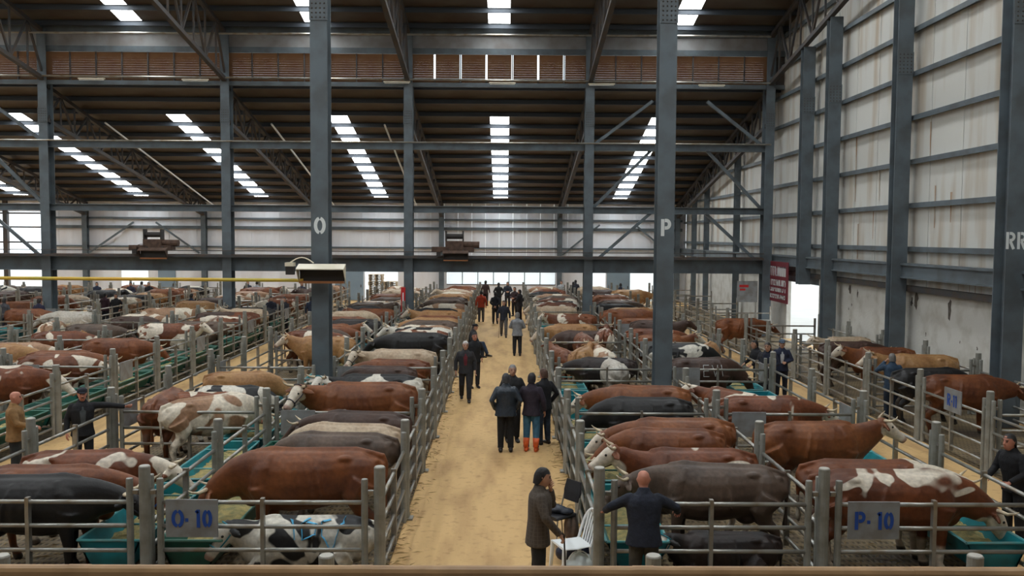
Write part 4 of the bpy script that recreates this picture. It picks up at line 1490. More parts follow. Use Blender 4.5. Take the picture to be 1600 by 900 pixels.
# --- P pens, right half (heads to the right)
cow_px(1405, 732, R_ - 2, 'simm', 'eat', 'red and white cow broadside behind the P- 10 plate', 1.02, mirror=True, stretch=1.12)
cow_px(1375, 717, R_ - 4, 'simm2', 'down', 'white backed red cow behind the one at the P- 10 plate', 1.0, mirror=True, stretch=1.05)
cow_px(1275, 657, R_ + 2, 'face', 'level', 'chestnut cow with white face over the right trough', 1.03, mirror=True)
cow_px(1200, 618, R_ - 2, 'simm', 'down', 'red and white cow behind the chestnut one at the right trough', 1.0, mirror=True)
cow_px(1142, 608, A_ + 35, 'simm2', 'turn', 'white and red cow turning its head beside the P post', 0.95)
painted = cow_px(1100, 558, R_ + 3, 'dark', 'eat', 'dark brown cow with white letters painted on its flank', 1.0, mirror=True)
cow_px(1068, 536, R_, 'holst', 'eat', 'black and white cow right of the P column', 1.0, mirror=True)
cow_px(1100, 531, A_ - 20, 'tan', 'eat', 'tan rump beside the black and white cow right of the P column', 0.95)
cow_px(1008, 524, R_ + 8, 'face', 'level', 'chestnut cow with white face left of the P column', 0.98)
cow_px(1015, 513, R_, 'simm', 'down', 'red and white cow half behind the P column', 1.0, mirror=True)
cow_px(972, 483, R_, 'brown', 'down', 'large red brown cow in the fifth P row', 1.1, mirror=True, stretch=1.1)
cow_px(950, 474, R_, 'black', 'down', 'black cow behind the large red brown one', 1.0, mirror=True, detail=1)
cow_px(985, 452, R_, 'tan', 'down', 'tan cow at the far end before the bright doorway', 1.1, mirror=True, detail=1)
cow_px(1010, 497, R_, 'face', 'down', 'white faced cow close to the P column on its left', 0.95)
# --- right wall pens
cow_px(1545, 585, R_ - 4, 'brown', 'down', 'chestnut cow by the right wall nearest the camera', 1.02, mirror=True)
cow_px(1448, 574, R_ + 4, 'black', 'eat', 'black brown cow in the wall pen behind the blue number plate', 1.0, mirror=True)
cow_px(1448, 553, L_ - 4, 'tan', 'level', 'tan cow along the right wall above the black brown one', 1.05)
cow_px(1352, 542, L_, 'face', 'level', 'chestnut cow with pale blaze along the right wall', 1.0)
cow_px(1340, 533, R_, 'dark', 'down', 'dark red cow behind the chestnut one at the wall', 1.0)
cow_px(1318, 526, L_ + 10, 'cream', 'level', 'cream cow at the wall beside the bright doorway', 0.95)
cow_px(1160, 497, R_, 'brown', 'down', 'brown cow beneath the notice board', 1.0, mirror=True)

# people standing among the far pens (placed further below)
far = [(751, 503, 95, (.40, .05, .02), (.10, .09, .09), 'man in orange red shirt at the left of the aisle end', 'down'),
       (774, 506, 85, (.015, .016, .022), (.015, .015, .018), 'man in black with his back turned, far up the aisle', 'back'),
       (757, 478, 70, (.05, .025, .025), (.03, .02, .02), 'slim person in dark red at the aisle end', 'down'),
       (779, 483, 95, (.012, .013, .016), (.016, .016, .02), 'broad man in black against the far windows', 'pocket'),
       (793, 481, -90, (.03, .035, .05), (.03, .025, .03), 'man in slate jacket facing down the aisle end', 'belly'),
       (812, 500, 150, (.02, .018, .022), (.03, .025, .03), 'dark clothed person by the right fence far up the aisle', 'belly'),
       (804, 494, -120, (.05, .03, .035), (.02, .02, .025), 'person in plum jacket talking by the right fence', 'belly'),
       (877, 478, -90, (.45, .47, .48), (.05, .05, .06), 'man in white shirt among the far right pens', 'down'),
       (893, 480, 90, (.02, .022, .03), (.02, .02, .025), 'man in black beside the right middle column', 'down'),
       (899, 476, 80, (.03, .03, .045), (.02, .02, .025), 'taller man in navy beside the right middle column', 'down'),
       (968, 484, 90, (.018, .02, .035), (.02, .02, .03), 'man in navy before the bright far doorway', 'down'),
       (300, 512, 60, (.02, .035, .07), (.02, .03, .06), 'man in blue cap and jacket in the second left pens', 'belly'),
       (424, 518, -60, (.018, .02, .035), (.02, .02, .025), 'man in dark jacket bending among the left pens', 'belly'),
       (445, 520, -110, (.015, .016, .022), (.02, .02, .03), 'man in black beside the bending man', 'forward'),
       (487, 518, 100, (.02, .03, .06), (.03, .07, .12), 'man in blue jeans left of the O column', 'down'),
       (182, 512, -90, (.015, .015, .018), (.012, .012, .014), 'man in black with white shirt among the left pens', 'pocket'),
       (165, 510, 80, (.05, .02, .03), (.02, .02, .025), 'person in dark maroon among the left pens', 'down'),
       (62, 525, 90, (.03, .028, .06), (.03, .03, .05), 'person in dark violet coat among the left pens', 'down'),
       (8, 524, 85, (.06, .06, .07), (.03, .03, .04), 'person in dark grey at the left edge', 'down'),
       (205, 484, -90, (.03, .03, .05), (.02, .02, .025), 'person in navy leaning among the far left pens', 'belly'),
       (222, 482, 85, (.4, .4, .42), (.03, .03, .035), 'person in pale shirt among the far left pens', 'down'),
       (240, 484, -90, (.015, .016, .02), (.02, .02, .025), 'man in black at the far left wall', 'pocket'),
       (152, 484, -80, (.02, .03, .06), (.02, .02, .03), 'man in blue at the far left wall', 'belly'),
       (392, 480, -90, (.02, .025, .04), (.02, .02, .025), 'man in navy near the left middle column', 'down'),
       (402, 481, 80, (.35, .36, .38), (.03, .03, .04), 'man in grey white beside the navy man near the left middle column', 'down'),
       (463, 483, -90, (.03, .03, .05), (.02, .02, .025), 'dark clothed man under the large heater', 'belly')]
FARXY = [gp(q[0], q[1], 0.0)[:2] for q in far] + [gp(1222, 628, 0)[:2]]

# further rows, far left and far centre
frnd = random.Random(21)
cts = ['brown', 'simm', 'simm2', 'tan', 'dark', 'black', 'grey', 'cream', 'holst', 'face', 'pied']
words_ = dict(brown='brown', simm='red and white', simm2='white patched red', tan='tan', dark='dark brown', black='black', grey='grey', cream='cream', holst='black and white', face='white faced brown', pied='pale pied')
cnt = {}
for nm, xc, xa, xb in BLOCKS:
    for side in (-1, 1):
        for k in range(3, 8):
            for q in range(5):
                y = YC[k] + 0.78 + q * 1.12 + frnd.uniform(-.2, .2)
                x = xc + side * 1.75 + frnd.uniform(-.1, .1)
                if not seen((x, y, 1.0), 10):
                    continue
                if any(abs(x - a) < 1.9 and abs(y - b) < 0.95 for a, b in COWS):
                    continue
                if any(abs(x - a) < 1.75 and abs(y - b) < 0.85 for a, b in FARXY) or (abs(y - Y2) < .8 and nm != 'P'):
                    continue
                if frnd.random() < (0.35 if nm in 'OP' else 0.30):
                    continue
                ct = frnd.choice(cts)
                if nm == 'P':
                    hd = L_ if side < 0 else R_
                else:
                    hd = R_ if side < 0 else L_
                key = (nm, side, ct)
                cnt[key] = cnt.get(key, 0) + 1
                place_cow(x, y, hd + frnd.uniform(-9, 9), ct, frnd.choice(['down', 'eat', 'level', 'down']),
                          'distant %s cow in the %s, %s half, %s of its colour' % (words_[ct], PENW[nm], 'left' if side < 0 else 'right', ORD[cnt[key] - 1]),
                          frnd.uniform(.92, 1.05), mirror=frnd.random() < .5, detail=1 if y < 48 else 0, group='distant cattle')


# paint marks on hides, laid on the body by ray casts
def paint_marks(o, kind, strokes, axis, m, name, r=0.018):
    me = CV[kind]['me']
    bv = BVHTree.FromPolygons([v.co.copy() for v in me.vertices], [tuple(p.vertices) for p in me.polygons])
    mb = MB()
    for st in strokes:
        pts = []
        for a, b in st:
            if axis == 'z':
                hit = bv.ray_cast(Vector((a, b, 3)), Vector((0, 0, -1)))
            else:
                hit = bv.ray_cast(Vector((a, axis * 2.0, b)), Vector((0, -axis, 0)))
            if hit[0] is not None:
                pts.append(np.array(hit[0]) + np.array(hit[1]) * 0.004)
        if len(pts) > 1:
            mb.loft([(p, r, 0.006) for p in pts], 6)
    return mb.build(name, m, o)


def dense(st, n=6):
    out = []
    for p, q in zip(st[:-1], st[1:]):
        out += [(p[0] + (q[0] - p[0]) * i / n, p[1] + (q[1] - p[1]) * i / n) for i in range(n)]
    return out + [st[-1]]


# lying cow: forward is world -X, its left side (+Y local) faces the camera
st = [[(0.12, .10), (0.05, .34)], [(-0.12, .06), (-0.02, .2), (-0.06, .34), (-0.22, .3), (-0.24, .18), (-0.1, .16)], [(-0.42, .08), (-0.3, .14), (-0.32, .28), (-0.48, .3), (-0.6, .2), (-0.62, .06)]]
paint_marks(holst, 'lie', [dense(s) for s in st], 'z', M_PAINTB, 'blue_paint_mark', 0.042)
# painted flank: E V I and a round mark; mirrored cow heading +X shows its local +Y side
E_ = [[(.1, 1.25), (.1, .95)], [(.1, 1.25), (-.05, 1.25)], [(.1, 1.1), (-.03, 1.1)], [(.1, .95), (-.05, .95)]]
V_ = [[(-.14, 1.25), (-.22, .95), (-.3, 1.25)]]
I_ = [[(-.4, 1.25), (-.44, .95)]]
sgn = [[(-x, z) for x, z in s] for s in E_ + V_ + I_]
paint_marks(painted, 'eat', [dense(s) for s in sgn], 1, M_WHITEP, 'white_paint_letters', 0.016)

# ------------------------------------------------------------------ people
def mirror_pts(pts):
    return [(x, -y, z) for x, y, z in pts]


ARMS = {  # elbow, wrist of the LEFT arm in torso space (mirrored for the right)
    'down': ((-.03, .27, 1.14), (.06, .28, .89)),
    'pocket': ((-.09, .31, 1.15), (.07, .23, .93)),
    'back': ((-.16, .25, 1.15), (-.17, .05, .97)),
    'belly': ((.02, .29, 1.14), (.23, .08, 1.08)),
    'forward': ((.08, .26, 1.15), (.33, .2, 1.08)),
    'mouth': ((.20, .22, 1.20), (.135, .03, 1.44)),
    'cane': ((.05, .28, 1.16), (.26, .22, .93)),
    'phone': ((.14, .34, 1.26), (.04, .15, 1.52)),
    'rail': ((.04, .42, 1.26), (.27, .47, 1.18)),
    'side': ((.05, .47, 1.36), (.12, .76, 1.32)),
    'lap': ((.06, .27, 1.13), (.30, .10, .98)),
}
LEGS = {  # hip, knee, ankle of the left leg, then of the right leg
    'stand': (((0, .09, .92), (.015, .105, .50), (-.015, .11, .085)), ((0, -.09, .92), (.015, -.105, .50), (-.015, -.11, .085))),
    'wide': (((0, .10, .91), (.03, .16, .50), (-.02, .2, .085)), ((0, -.10, .91), (.0, -.15, .50), (.0, -.19, .085))),
    'walk': (((.02, .09, .92), (.15, .10, .52), (.20, .10, .095)), ((-.02, -.09, .92), (-.02, -.10, .50), (-.26, -.10, .13))),
    'sit': (((0, .10, .50), (.44, .14, .52), (.62, .14, .10)), ((0, -.10, .50), (.45, -.13, .50), (.50, -.13, .085))),
}


def rot_z(v, a, c=(0, 0)):
    x, y = v[0] - c[0], v[1] - c[1]
    return np.array((c[0] + x * math.cos(a) - y * math.sin(a), c[1] + x * math.sin(a) + y * math.cos(a), v[2]))


def hand(mb, wr, d, outw, curl):
    """palm and five fingers; outw points to the thumb side"""
    d = np.array(d, float)
    d /= np.linalg.norm(d)
    th = np.array(outw, float)
    th -= (th @ d) * d
    th /= np.linalg.norm(th)
    nr = np.cross(d, th)
    wr = np.array(wr, float)
    mb.loft([(wr - d * .02, .026, .022), (wr + d * .015, .032, .02), (wr + d * .06, .041, .018), (wr + d * .09, .04, .015)], 10, ref=th)
    for k, (o, ln) in enumerate(((.031, .07), (.011, .08), (-.010, .075), (-.030, .058))):
        p0 = wr + d * .08 + th * o
        a = curl * (1 + .1 * k)
        d1 = d * math.cos(a * .5) - nr * math.sin(a * .5)
        d2 = d * math.cos(a * 1.3) - nr * math.sin(a * 1.3)
        d3 = d * math.cos(a * 2.0) - nr * math.sin(a * 2.0)
        p1 = p0 + d1 * ln * .45
        p2 = p1 + d2 * ln * .32
        p3 = p2 + d3 * ln * .26
        mb.tube([p0 - d * .01, p0, p1, p2, p3], [.0095, .0098, .009, .0085, .006], 7, ref=th)
    q0 = wr + d * .02 + th * .022
    q1 = q0 + d * .03 + th * .028 - nr * .008
    q2 = q1 + d * .028 + th * .010 - nr * .012
    q3 = q2 + d * .024 - nr * .008
    mb.tube([q0, q1, q2, q3], [.015, .012, .0105, .007], 7, ref=nr)


PV = {}


def person_variant(la, ra, legs, lean=0.0, hyaw=0.0, coat_len=.80, slim=1.0, fine=False, nod=0.0):
    key = (la, ra, legs, lean, hyaw, coat_len, slim, fine, nod)
    if key in PV:
        return PV[key]
    sit = legs == 'sit'
    dz = -.42 if sit else 0.0
    piv = np.array((0, 0, .92 + dz))

    def U(p):
        p = np.array(p, float) + np.array((0, 0, dz))
        v = p - piv
        c, s = math.cos(lean), math.sin(lean)
        return piv + np.array((v[0] * c + v[2] * s, v[1], -v[0] * s + v[2] * c))
    trunk = [(.86, .0, .115, .165), (.95, .0, .115, .16), (1.05, .005, .115, .152), (1.18, .01, .125, .168), (1.30, .005, .125, .182), (1.38, -.01, .108, .165), (1.43, -.015, .075, .108), (1.475, -.012, .055, .062)]
    lL = LEGS[legs]
    sh = {1: (-.01, .178, 1.375), -1: (-.01, -.178, 1.375)}
    arm = {}
    for s, a in ((1, la), (-1, ra)):
        e, w_ = ARMS[a]
        arm[s] = [U(sh[s]), U((e[0], s * e[1], e[2])), U((w_[0], s * w_[1], w_[2]))]

    def limb(mb, pts, rad, n=10):
        """subdivided limb with a rounded joint"""
        P, R = [], []
        for i in range(len(pts) - 1):
            for t in (0, .33, .66):
                P.append(pts[i] + (pts[i + 1] - pts[i]) * t)
                R.append(rad[i] + (rad[i + 1] - rad[i]) * t)
        P.append(pts[-1])
        R.append(rad[-1])
        mb.tube(P, R, n)
        for p, r in zip(pts[:-1], rad[:-1]):
            mb.ball(p, r * .98, n=8, m=6)
    # head frame
    hc = U((.02, 0, 1.605))
    ch, shh = math.cos(hyaw), math.sin(hyaw)

    def H(p):
        x, y, z = p
        cn, sn = math.cos(nod), math.sin(nod)
        x, z = x * cn + z * sn, -x * sn + z * cn
        return hc + np.array((x * ch - y * shh, x * shh + y * ch, z))
    body = MB()
    body.loft([(U((x, 0, z)), b * .84, a * .84) for z, x, a, b in trunk], 14)
    body.tube([U((-.012, 0, 1.44)), U((.0, 0, 1.50)), hc + np.array((-.01, 0, -.04))], [.062, .056, .055], 10)
    hr = [(-.122, .052, .03, .028), (-.105, .04, .058, .048), (-.06, .02, .082, .066), (-.01, .004, .096, .075), (.04, -.002, .101, .078), (.08, -.006, .09, .07), (.105, -.01, .062, .05), (.118, -.01, .03, .025)]
    body.loft([(H((x, 0, z)), b, a) for z, x, a, b in hr], 14, ref=(-shh, ch, 0))
    body.loft([(H((.09, 0, .025)), .009, .01), (H((.108, 0, -.005)), .013, .014), (H((.118, 0, -.028)), .018, .014), (H((.092, 0, -.042)), .014, .01)], 8, ref=(-shh, ch, 0))
    for s in (-1, 1):
        body.loft([(H((-.005, s * .072, -.03)), .012, .008), (H((-.015, s * .085, .0)), .02, .008), (H((-.018, s * .087, .025)), .016, .007)], 8, ref=(1, 0, 0))
        limb(body, arm[s], [.05, .041, .03])
        k = 0 if s > 0 else 1
        lg = [np.array(p) for p in lL[k]]
        limb(body, lg, [.085, .058, .042])
    bme = remesh(body.mesh('body_raw'), .013 if fine else .017, 3)
    hb = MB()
    co = [tuple(v.co) for v in bme.vertices]
    hb.v = co
    hb.f = [tuple(p.vertices) for p in bme.polygons]
    for s in (1, -1):
        a = la if s > 0 else ra
        fd = arm[s][2] - arm[s][1]
        if a in ('cane', 'rail', 'side', 'phone'):
            curl = 1.0
        elif a == 'mouth':
            curl = .75
        else:
            curl = .35
        outw = np.array((1, -.3 * s, .2))
        if a in ('rail', 'forward', 'cane', 'belly', 'lap', 'side'):
            outw = np.array((.2, -s, .4))
        if a == 'mouth':
            outw = np.array((-.4, 0, .9))
        hand(hb, arm[s][2], fd, outw if s > 0 else outw, curl)
    bme = hb.mesh('person_body', M_SKIN, True)
    # jacket
    jk = MB()
    e = .024
    jr = [(coat_len, .0, .135, .19)] + [t for t in trunk[1:-1] if t[0] > coat_len + .02]
    rr = []
    for z, x, a, b in jr:
        rr.append((U((x, 0, z)) if z > .92 else np.array((x, 0, z + dz)) + (U((0, 0, .92)) - piv), (b + e) * slim, (a + e) * slim))
    jk.loft(rr, 16, ex=2.2)
    for s in (1, -1):
        w_ = arm[s][1] + (arm[s][2] - arm[s][1]) * .97
        limb(jk, [arm[s][0], arm[s][1], w_], [.068 * slim, .06, .048])
    jk.loft([(U((-.015, 0, 1.40)), .15, .11), (U((-.015, 0, 1.445)), .115, .09), (U((-.012, 0, 1.48)), .085, .078), (U((-.008, 0, 1.515)), .076, .072)], 12)
    jme = remesh(jk.mesh('jacket_raw'), .015 if fine else .02, 3)
    # trousers
    tr = MB()
    for k in (0, 1):
        lg = [np.array(p) for p in lL[k]]
        lg[2] = lg[2] + (lg[1] - lg[2]) * .02
        limb(tr, lg, [.108, .083, .066])
        tr.tube([lg[2] + (lg[1] - lg[2]) * .1, lg[2]], [.068, .07], 10)
    if sit:
        tr.loft([((-.05, 0, .5), .17, .11), ((.08, 0, .5), .165, .1)], 12)
        tr.ball((0, 0, .53), .13, .17, .12)
    else:
        tr.loft([((0, 0, .84), .16, .115), ((0, 0, .92), .17, .125), ((0, 0, 1.0), .163, .122)], 14)
    tme = remesh(tr.mesh('trousers_raw'), .016 if fine else .02, 3)
    # shoes
    shs = []
    for k in (0, 1):
        a = np.array(lL[k][2])
        z0 = a[2] - .085
        sm = MB()
        sm.loft([((a[0] - .075, a[1], z0 + .035), .03, .03), ((a[0] - .05, a[1], z0 + .045), .042, .045), ((a[0] + .04, a[1], z0 + .045), .044, .045), ((a[0] + .12, a[1], z0 + .032), .048, .032),
                 ((a[0] + .18, a[1], z0 + .026), .04, .026), ((a[0] + .2, a[1], z0 + .022), .02, .018)], 10, ex=2.4)
        sm.tube([(a[0] - .02, a[1], z0 + .05), (a[0] - .015, a[1], z0 + .12)], [.05, .045], 10)
        boot = MB().tube([(a[0] - .02, a[1], z0 + .1), (a[0] - .015, a[1], z0 + .2), tuple(a + (np.array(lL[k][1]) - a) * .5)], [.055, .066, .075], 12)
        shs.append((sm.mesh('shoe', M_BLACKC, True), boot.mesh('boot_shaft', M_BLACKC, True)))
    # hair cap: upper head shell with a hairline above face
    hm = MB()
    n = 16
    rows = [(-.08, .80), (-.02, .93), (.02, 1.0), (.05, 1.0), (.085, .92), (.108, .72), (.126, .35)]
    vs = []
    for z, q in rows:
        for k in range(n):
            a = 2 * PI * k / n
            front = max(0, math.cos(a))
            zz = z
            if z < .055:
                zz = z + (.066 - z) * min(1, max(0, (math.cos(a) + .42) * 1.4))
            rr_ = math.sqrt(max(.02, 1 - (max(zz, -.02) / .135) ** 2)) if zz > 0 else 1.0
            rx, ry = .106 * rr_ + .008, .085 * rr_ + .008
            vs.append(H((-.008 + rx * math.cos(a), ry * math.sin(a), zz)))
    vs.append(H((-.01, 0, .131)))
    fs = []
    for i in range(len(rows) - 1):
        for k in range(n):
            fs.append((i * n + k, i * n + (k + 1) % n, (i + 1) * n + (k + 1) % n, (i + 1) * n + k))
    for k in range(n):
        fs.append(((len(rows) - 1) * n + k, (len(rows) - 1) * n + (k + 1) % n, len(vs) - 1))
    hm.add(vs, fs)
    hme = hm.mesh('hair', M_EYE, True)
    # flat cap
    cm = MB()
    cm.loft([(H((-.01, 0, .045)), .088, .112), (H((-.005, 0, .075)), .094, .118), (H((.0, 0, .105)), .085, .108), (H((.0, 0, .128)), .05, .07)], 16, ref=(-shh, ch, 0))
    cm.loft([(H((.08, 0, .056)), .065, .012), (H((.12, 0, .05)), .06, .008), (H((.15, 0, .04)), .035, .005)], 10, ref=(-shh, ch, 0))
    cme = cm.mesh('flat_cap', M_EYE, True)
    eyes = [MB().ball(H((.084, s * .031, .012)), .0115, n=8, m=6).mesh('eye', M_EYE, True) for s in (-1, 1)]
    brows = MB()
    for s in (-1, 1):
        brows.tube([H((.095, s * .015, .032)), H((.092, s * .035, .036)), H((.078, s * .052, .03))], .006, 6)
    brm = brows.mesh('eyebrows', M_EYE, True)
    mth = MB().tube([H((.082, -.024, -.066)), H((.093, 0, -.064)), H((.082, .024, -.066))], .005, 6).mesh('mouth', M_SKINR, True)
    mus = MB().tube([H((.086, -.03, -.056)), H((.102, 0, -.048)), H((.086, .03, -.056))], [.006, .01, .006], 6).mesh('moustache', M_EYE, True)
    # shirt front showing between the jacket lapels
    sf = MB()
    fr_ = [(z, x, a, b) for z, x, a, b in trunk if .95 < z < 1.46]
    vs = []
    for z, x, a, b in fr_:
        wz = .035 + .03 * (z - .95) / .5
        p = (x + (a + e) * slim + .004)
        vs += [U((p - .01, -wz, z)), U((p + .004, 0, z)), U((p - .01, wz, z))]
    sf.add(vs, [(3 * i + j, 3 * i + j + 1, 3 * i + j + 4, 3 * i + j + 3) for i in range(len(fr_) - 1) for j in range(2)])
    sme = sf.mesh('shirt_front', M_WPLAST, True)
    PV[key] = dict(body=bme, jacket=jme, trousers=tme, shoes=shs, hair=hme, cap=cme, eyes=eyes, brows=brm, mouth=mth, mus=mus, shirt=sme, arm=arm)
    for me in (jme, tme):
        if not me.materials:
            me.materials.append(M_BLACKC)
    return PV[key]


FAB = {}


def fabric(c, rough=.85):
    key = tuple(c) + (rough,)
    if key not in FAB:
        FAB[key] = mat('cloth_%d' % len(FAB), c, rough, col2=tuple(v * .72 for v in c), vscale=9, bump=.9, bscale=12)
    return FAB[key]


NAVY, BLACK, JEAN, GREY, TAN_, CHAR = (.018, .024, .05), (.013, .013, .015), (.05, .15, .25), (.20, .22, .25), (.27, .15, .06), (.05, .048, .046)


def person(loc, head, label, la='down', ra='down', legs='stand', lean=0.0, hyaw=0.0, jacket=BLACK, trousers=BLACK, shoe=(.02, .016, .014), hair=(.02, .016, .014), cap=None, bald=False,
           coat_len=.80, slim=1.0, fine=False, boots=None, shirt=None, skin=None, sc=1.0, mous=False, detail=True, jr=.85, nod=0.0):
    if legs != 'sit' and la not in ('rail', 'forward'):
        lx, ly = loc[0], loc[1]
        for fx_, _w in LINES:
            if abs(lx - fx_) < .36:
                lx = fx_ + math.copysign(.36, lx - fx_)
        if any(a_ < lx < b__ for a_, b__, _n, _s in halves):
            for yc in YC:
                if abs(ly - yc) < .34:
                    ly = yc + math.copysign(.34, ly - yc)
        loc = (lx, ly, loc[2])
    v = person_variant(la, ra, legs, lean, hyaw, coat_len, slim, fine, nod)
    o = ob('person', v['body'], None, loc, math.radians(head), (sc, sc, sc), m=skin or M_SKIN)
    tag(o, label, 'person', 'people in the market')
    ob('jacket', v['jacket'], o, m=fabric(jacket, jr))
    ob('trousers', v['trousers'], o, m=fabric(trousers))
    for sh_, bt in v['shoes']:
        q = ob('shoe', sh_, o, m=fabric(boots or shoe, .5))
        if boots:
            ob('boot_shaft', bt, q, m=fabric(boots, .5))
    if cap:
        ob('flat_cap', v['cap'], o, m=fabric(cap))
    if not bald:
        ob('hair', v['hair'], o, m=fabric(hair, .6))
    if detail:
        for e in v['eyes']:
            ob('eye', e, o)
        ob('eyebrows', v['brows'], o, m=fabric(hair, .6))
        ob('mouth', v['mouth'], o)
        if mous:
            ob('moustache', v['mus'], o, m=fabric(hair, .6))
    if shirt:
        ob('shirt_front', v['shirt'], o, m=fabric(shirt))
    return o, v


def feet(px, py):
    p = gp(px, py, 0.0)
    return (p[0], p[1], 0.0)


def by_head(px, py, h=1.73):
    p = gp(px, py, h)
    return (p[0], p[1], 0.0)


# man with the cane
p1 = by_head(841, 731, 1.73)
man, mv = person(p1, 4, 'man in brown checked jacket with a cane, hand raised to his mouth', la='mouth', ra='cane', legs='stand', lean=.06, jacket=(.065, .05, .038), trousers=(.014, .014, .016), fine=True,
                 coat_len=.74, slim=1.05, hair=(.012, .01, .01), nod=.12)
def checked():
    m = bpy.data.materials.new('brown_check_cloth')
    m.use_nodes = True
    N, L = m.node_tree.nodes, m.node_tree.links
    b = N['Principled BSDF']
    b.inputs['Roughness'].default_value = .9
    tc = N.new('ShaderNodeTexCoord')
    prev = None
    for ax in ('Y', 'Z', 'X'):
        wv = N.new('ShaderNodeTexWave')
        wv.bands_direction = ax
        wv.inputs['Scale'].default_value = 6.5
        L.new(tc.outputs['Object'], wv.inputs['Vector'])
        r = N.new('ShaderNodeValToRGB')
        e = r.color_ramp.elements
        e[0].position, e[0].color = .86, (.062, .047, .036, 1)
        e[1].position, e[1].color = .95, (.082, .066, .052, 1)
        L.new(wv.outputs['Fac'], r.inputs[0])
        if prev is None:
            prev = r.outputs[0]
        else:
            x = N.new('ShaderNodeMix')
            x.data_type = 'RGBA'
            x.blend_type = 'LIGHTEN'
            x.inputs[0].default_value = 1
            L.new(prev, x.inputs[6])
            L.new(r.outputs[0], x.inputs[7])
            prev = x.outputs[2]
    L.new(prev, b.inputs['Base Color'])
    return m


for ch_ in man.children:
    if ch_.name.startswith('jacket'):
        ch_.material_slots[0].material = checked()
wr = mv['arm'][-1][2]
c4 = math.radians(4)
hx, hy, hz_ = wr[0] + .055, wr[1] + .005, wr[2] - .03
cane = empty('walking_cane', (p1[0] + hx * math.cos(c4) - hy * math.sin(c4), p1[1] + hx * math.sin(c4) + hy * math.cos(c4), 0), c4)
tag(cane, 'dark wooden walking cane held by the man in the checked jacket', 'cane')
MB().tube([(.04, 0, 0), (.0, 0, hz_)], .011, 10).build('shaft', M_DARK, cane)
MB().tube([(.0, 0, hz_ - .01), (.0, 0, hz_ + .03), (-.03, 0, hz_ + .055), (-.08, 0, hz_ + .045)], .014, 8).build('handle', M_DARK, cane)
MB().tube([(.04, 0, 0), (.039, 0, .03)], .015, 10).build('rubber_tip', M_RUBBER, cane)

# man leaning over the front P gate, seen from behind
px_ = by_head(1008, 742, 1.70)
person((px_[0], 11.2, 0), 88, 'bald man in navy padded jacket leaning on the front gate', la='rail', ra='rail', legs='stand', lean=.16, jacket=(.016, .02, .034), trousers=(.06, .055, .045), bald=True,
       skin=M_SKINR, fine=True, slim=1.14, detail=False, sc=1.0)
# group of three or four in the aisle
person(feet(790, 706), 92, 'man in shiny dark leather jacket seen from behind in the aisle', la='pocket', ra='pocket', jacket=(.03, .04, .055), trousers=(.012, .012, .013), hair=(.05, .05, .055), slim=1.16, jr=.35, fine=True, detail=False)
person(feet(800, 690), -80, 'grey haired man facing the camera behind the leather jacket man', la='belly', ra='belly', jacket=(.02, .02, .022), hair=(.25, .24, .23), sc=1.03)
person(feet(830, 705), 78, 'man in plum jacket, jeans and orange rubber boots', la='belly', ra='down', jacket=(.03, .022, .035), trousers=JEAN, boots=(.75, .13, .03), hair=(.02, .016, .02), fine=True, detail=False, slim=1.02)
person(feet(850, 694), 125, 'man in black standing between the orange booted man and the fence', la='belly', ra='pocket', jacket=(.012, .012, .015), trousers=(.03, .045, .07), hair=(.08, .04, .025), skin=M_SKINR)
person(feet(727, 627), -86, 'white haired man in dark jacket and maroon shirt walking up the aisle', la='down', ra='down', legs='walk', jacket=(.03, .03, .034), trousers=(.025, .025, .03), hair=(.6, .58, .56), shirt=(.14, .02, .03), fine=True)
person(feet(741, 606), -70, 'man in black behind the white haired man', la='pocket', ra='pocket', jacket=(.012, .013, .016), trousers=(.02, .02, .025), skin=M_SKINR)
# seated man
q = gp(744, 557, 0)
st_ = empty('wooden_crate', (-1.28, q[1], 0))
tag(st_, 'low wooden crate the seated man sits on by the left fence', 'crate')
for i in range(3):
    MB().box(-.2, .2, -.22, .22, .02 + .13 * i, .12 + .13 * i).build('slat', M_STRAWPALLET, st_)
for sx in (-1, 1):
    for sy in (-1, 1):
        MB().box(sx * .18 - .02, sx * .18 + .02, sy * .2 - .02, sy * .2 + .02, 0, .4).build('corner_post', M_STRAWPALLET, st_)
person((-1.28, q[1], -.0), -20, 'man in dark cap sitting by the left fence with legs stretched out', la='lap', ra='lap', legs='sit', lean=.2, jacket=(.03, .03, .035), trousers=(.03, .05, .09), cap=(.02, .02, .022), hair=(.05, .04, .04))
person(feet(808, 556), 90, 'man in light grey waistcoat seen from behind in the aisle', la='belly', ra='belly', jacket=(.22, .23, .25), trousers=(.018, .018, .022), hair=(.2, .19, .18), detail=False, slim=1.05)
person(feet(787, 527), -88, 'man in navy jacket with a stick walking towards the camera', la='down', ra='down', legs='walk', jacket=(.016, .018, .03), trousers=(.10, .09, .085), hair=(.05, .04, .035))
for (fx, fy, hd, jc, tc_, lb, am) in far:
    person(feet(fx, fy), hd, lb, la=am, ra=am, jacket=jc, trousers=tc_, detail=False)
# left aisle
pa = by_head(128, 606, 1.73)
person(pa, -62, 'man in black coat and cap reaching out to the gate post', la='side', ra='down', legs='stand', jacket=(.012, .012, .015), trousers=(.014, .015, .02), cap=(.016, .018, .028), shirt=(.07, .08, .085), skin=M_SKINR, fine=True, slim=1.06, mous=True)
pa = by_head(22, 614, 1.70)
person(pa, 20, 'bald man in tan jacket at the left edge', la='belly', ra='forward', jacket=TAN_, trousers=(.02, .025, .03), bald=True, skin=M_SKINR, fine=True, slim=1.08)
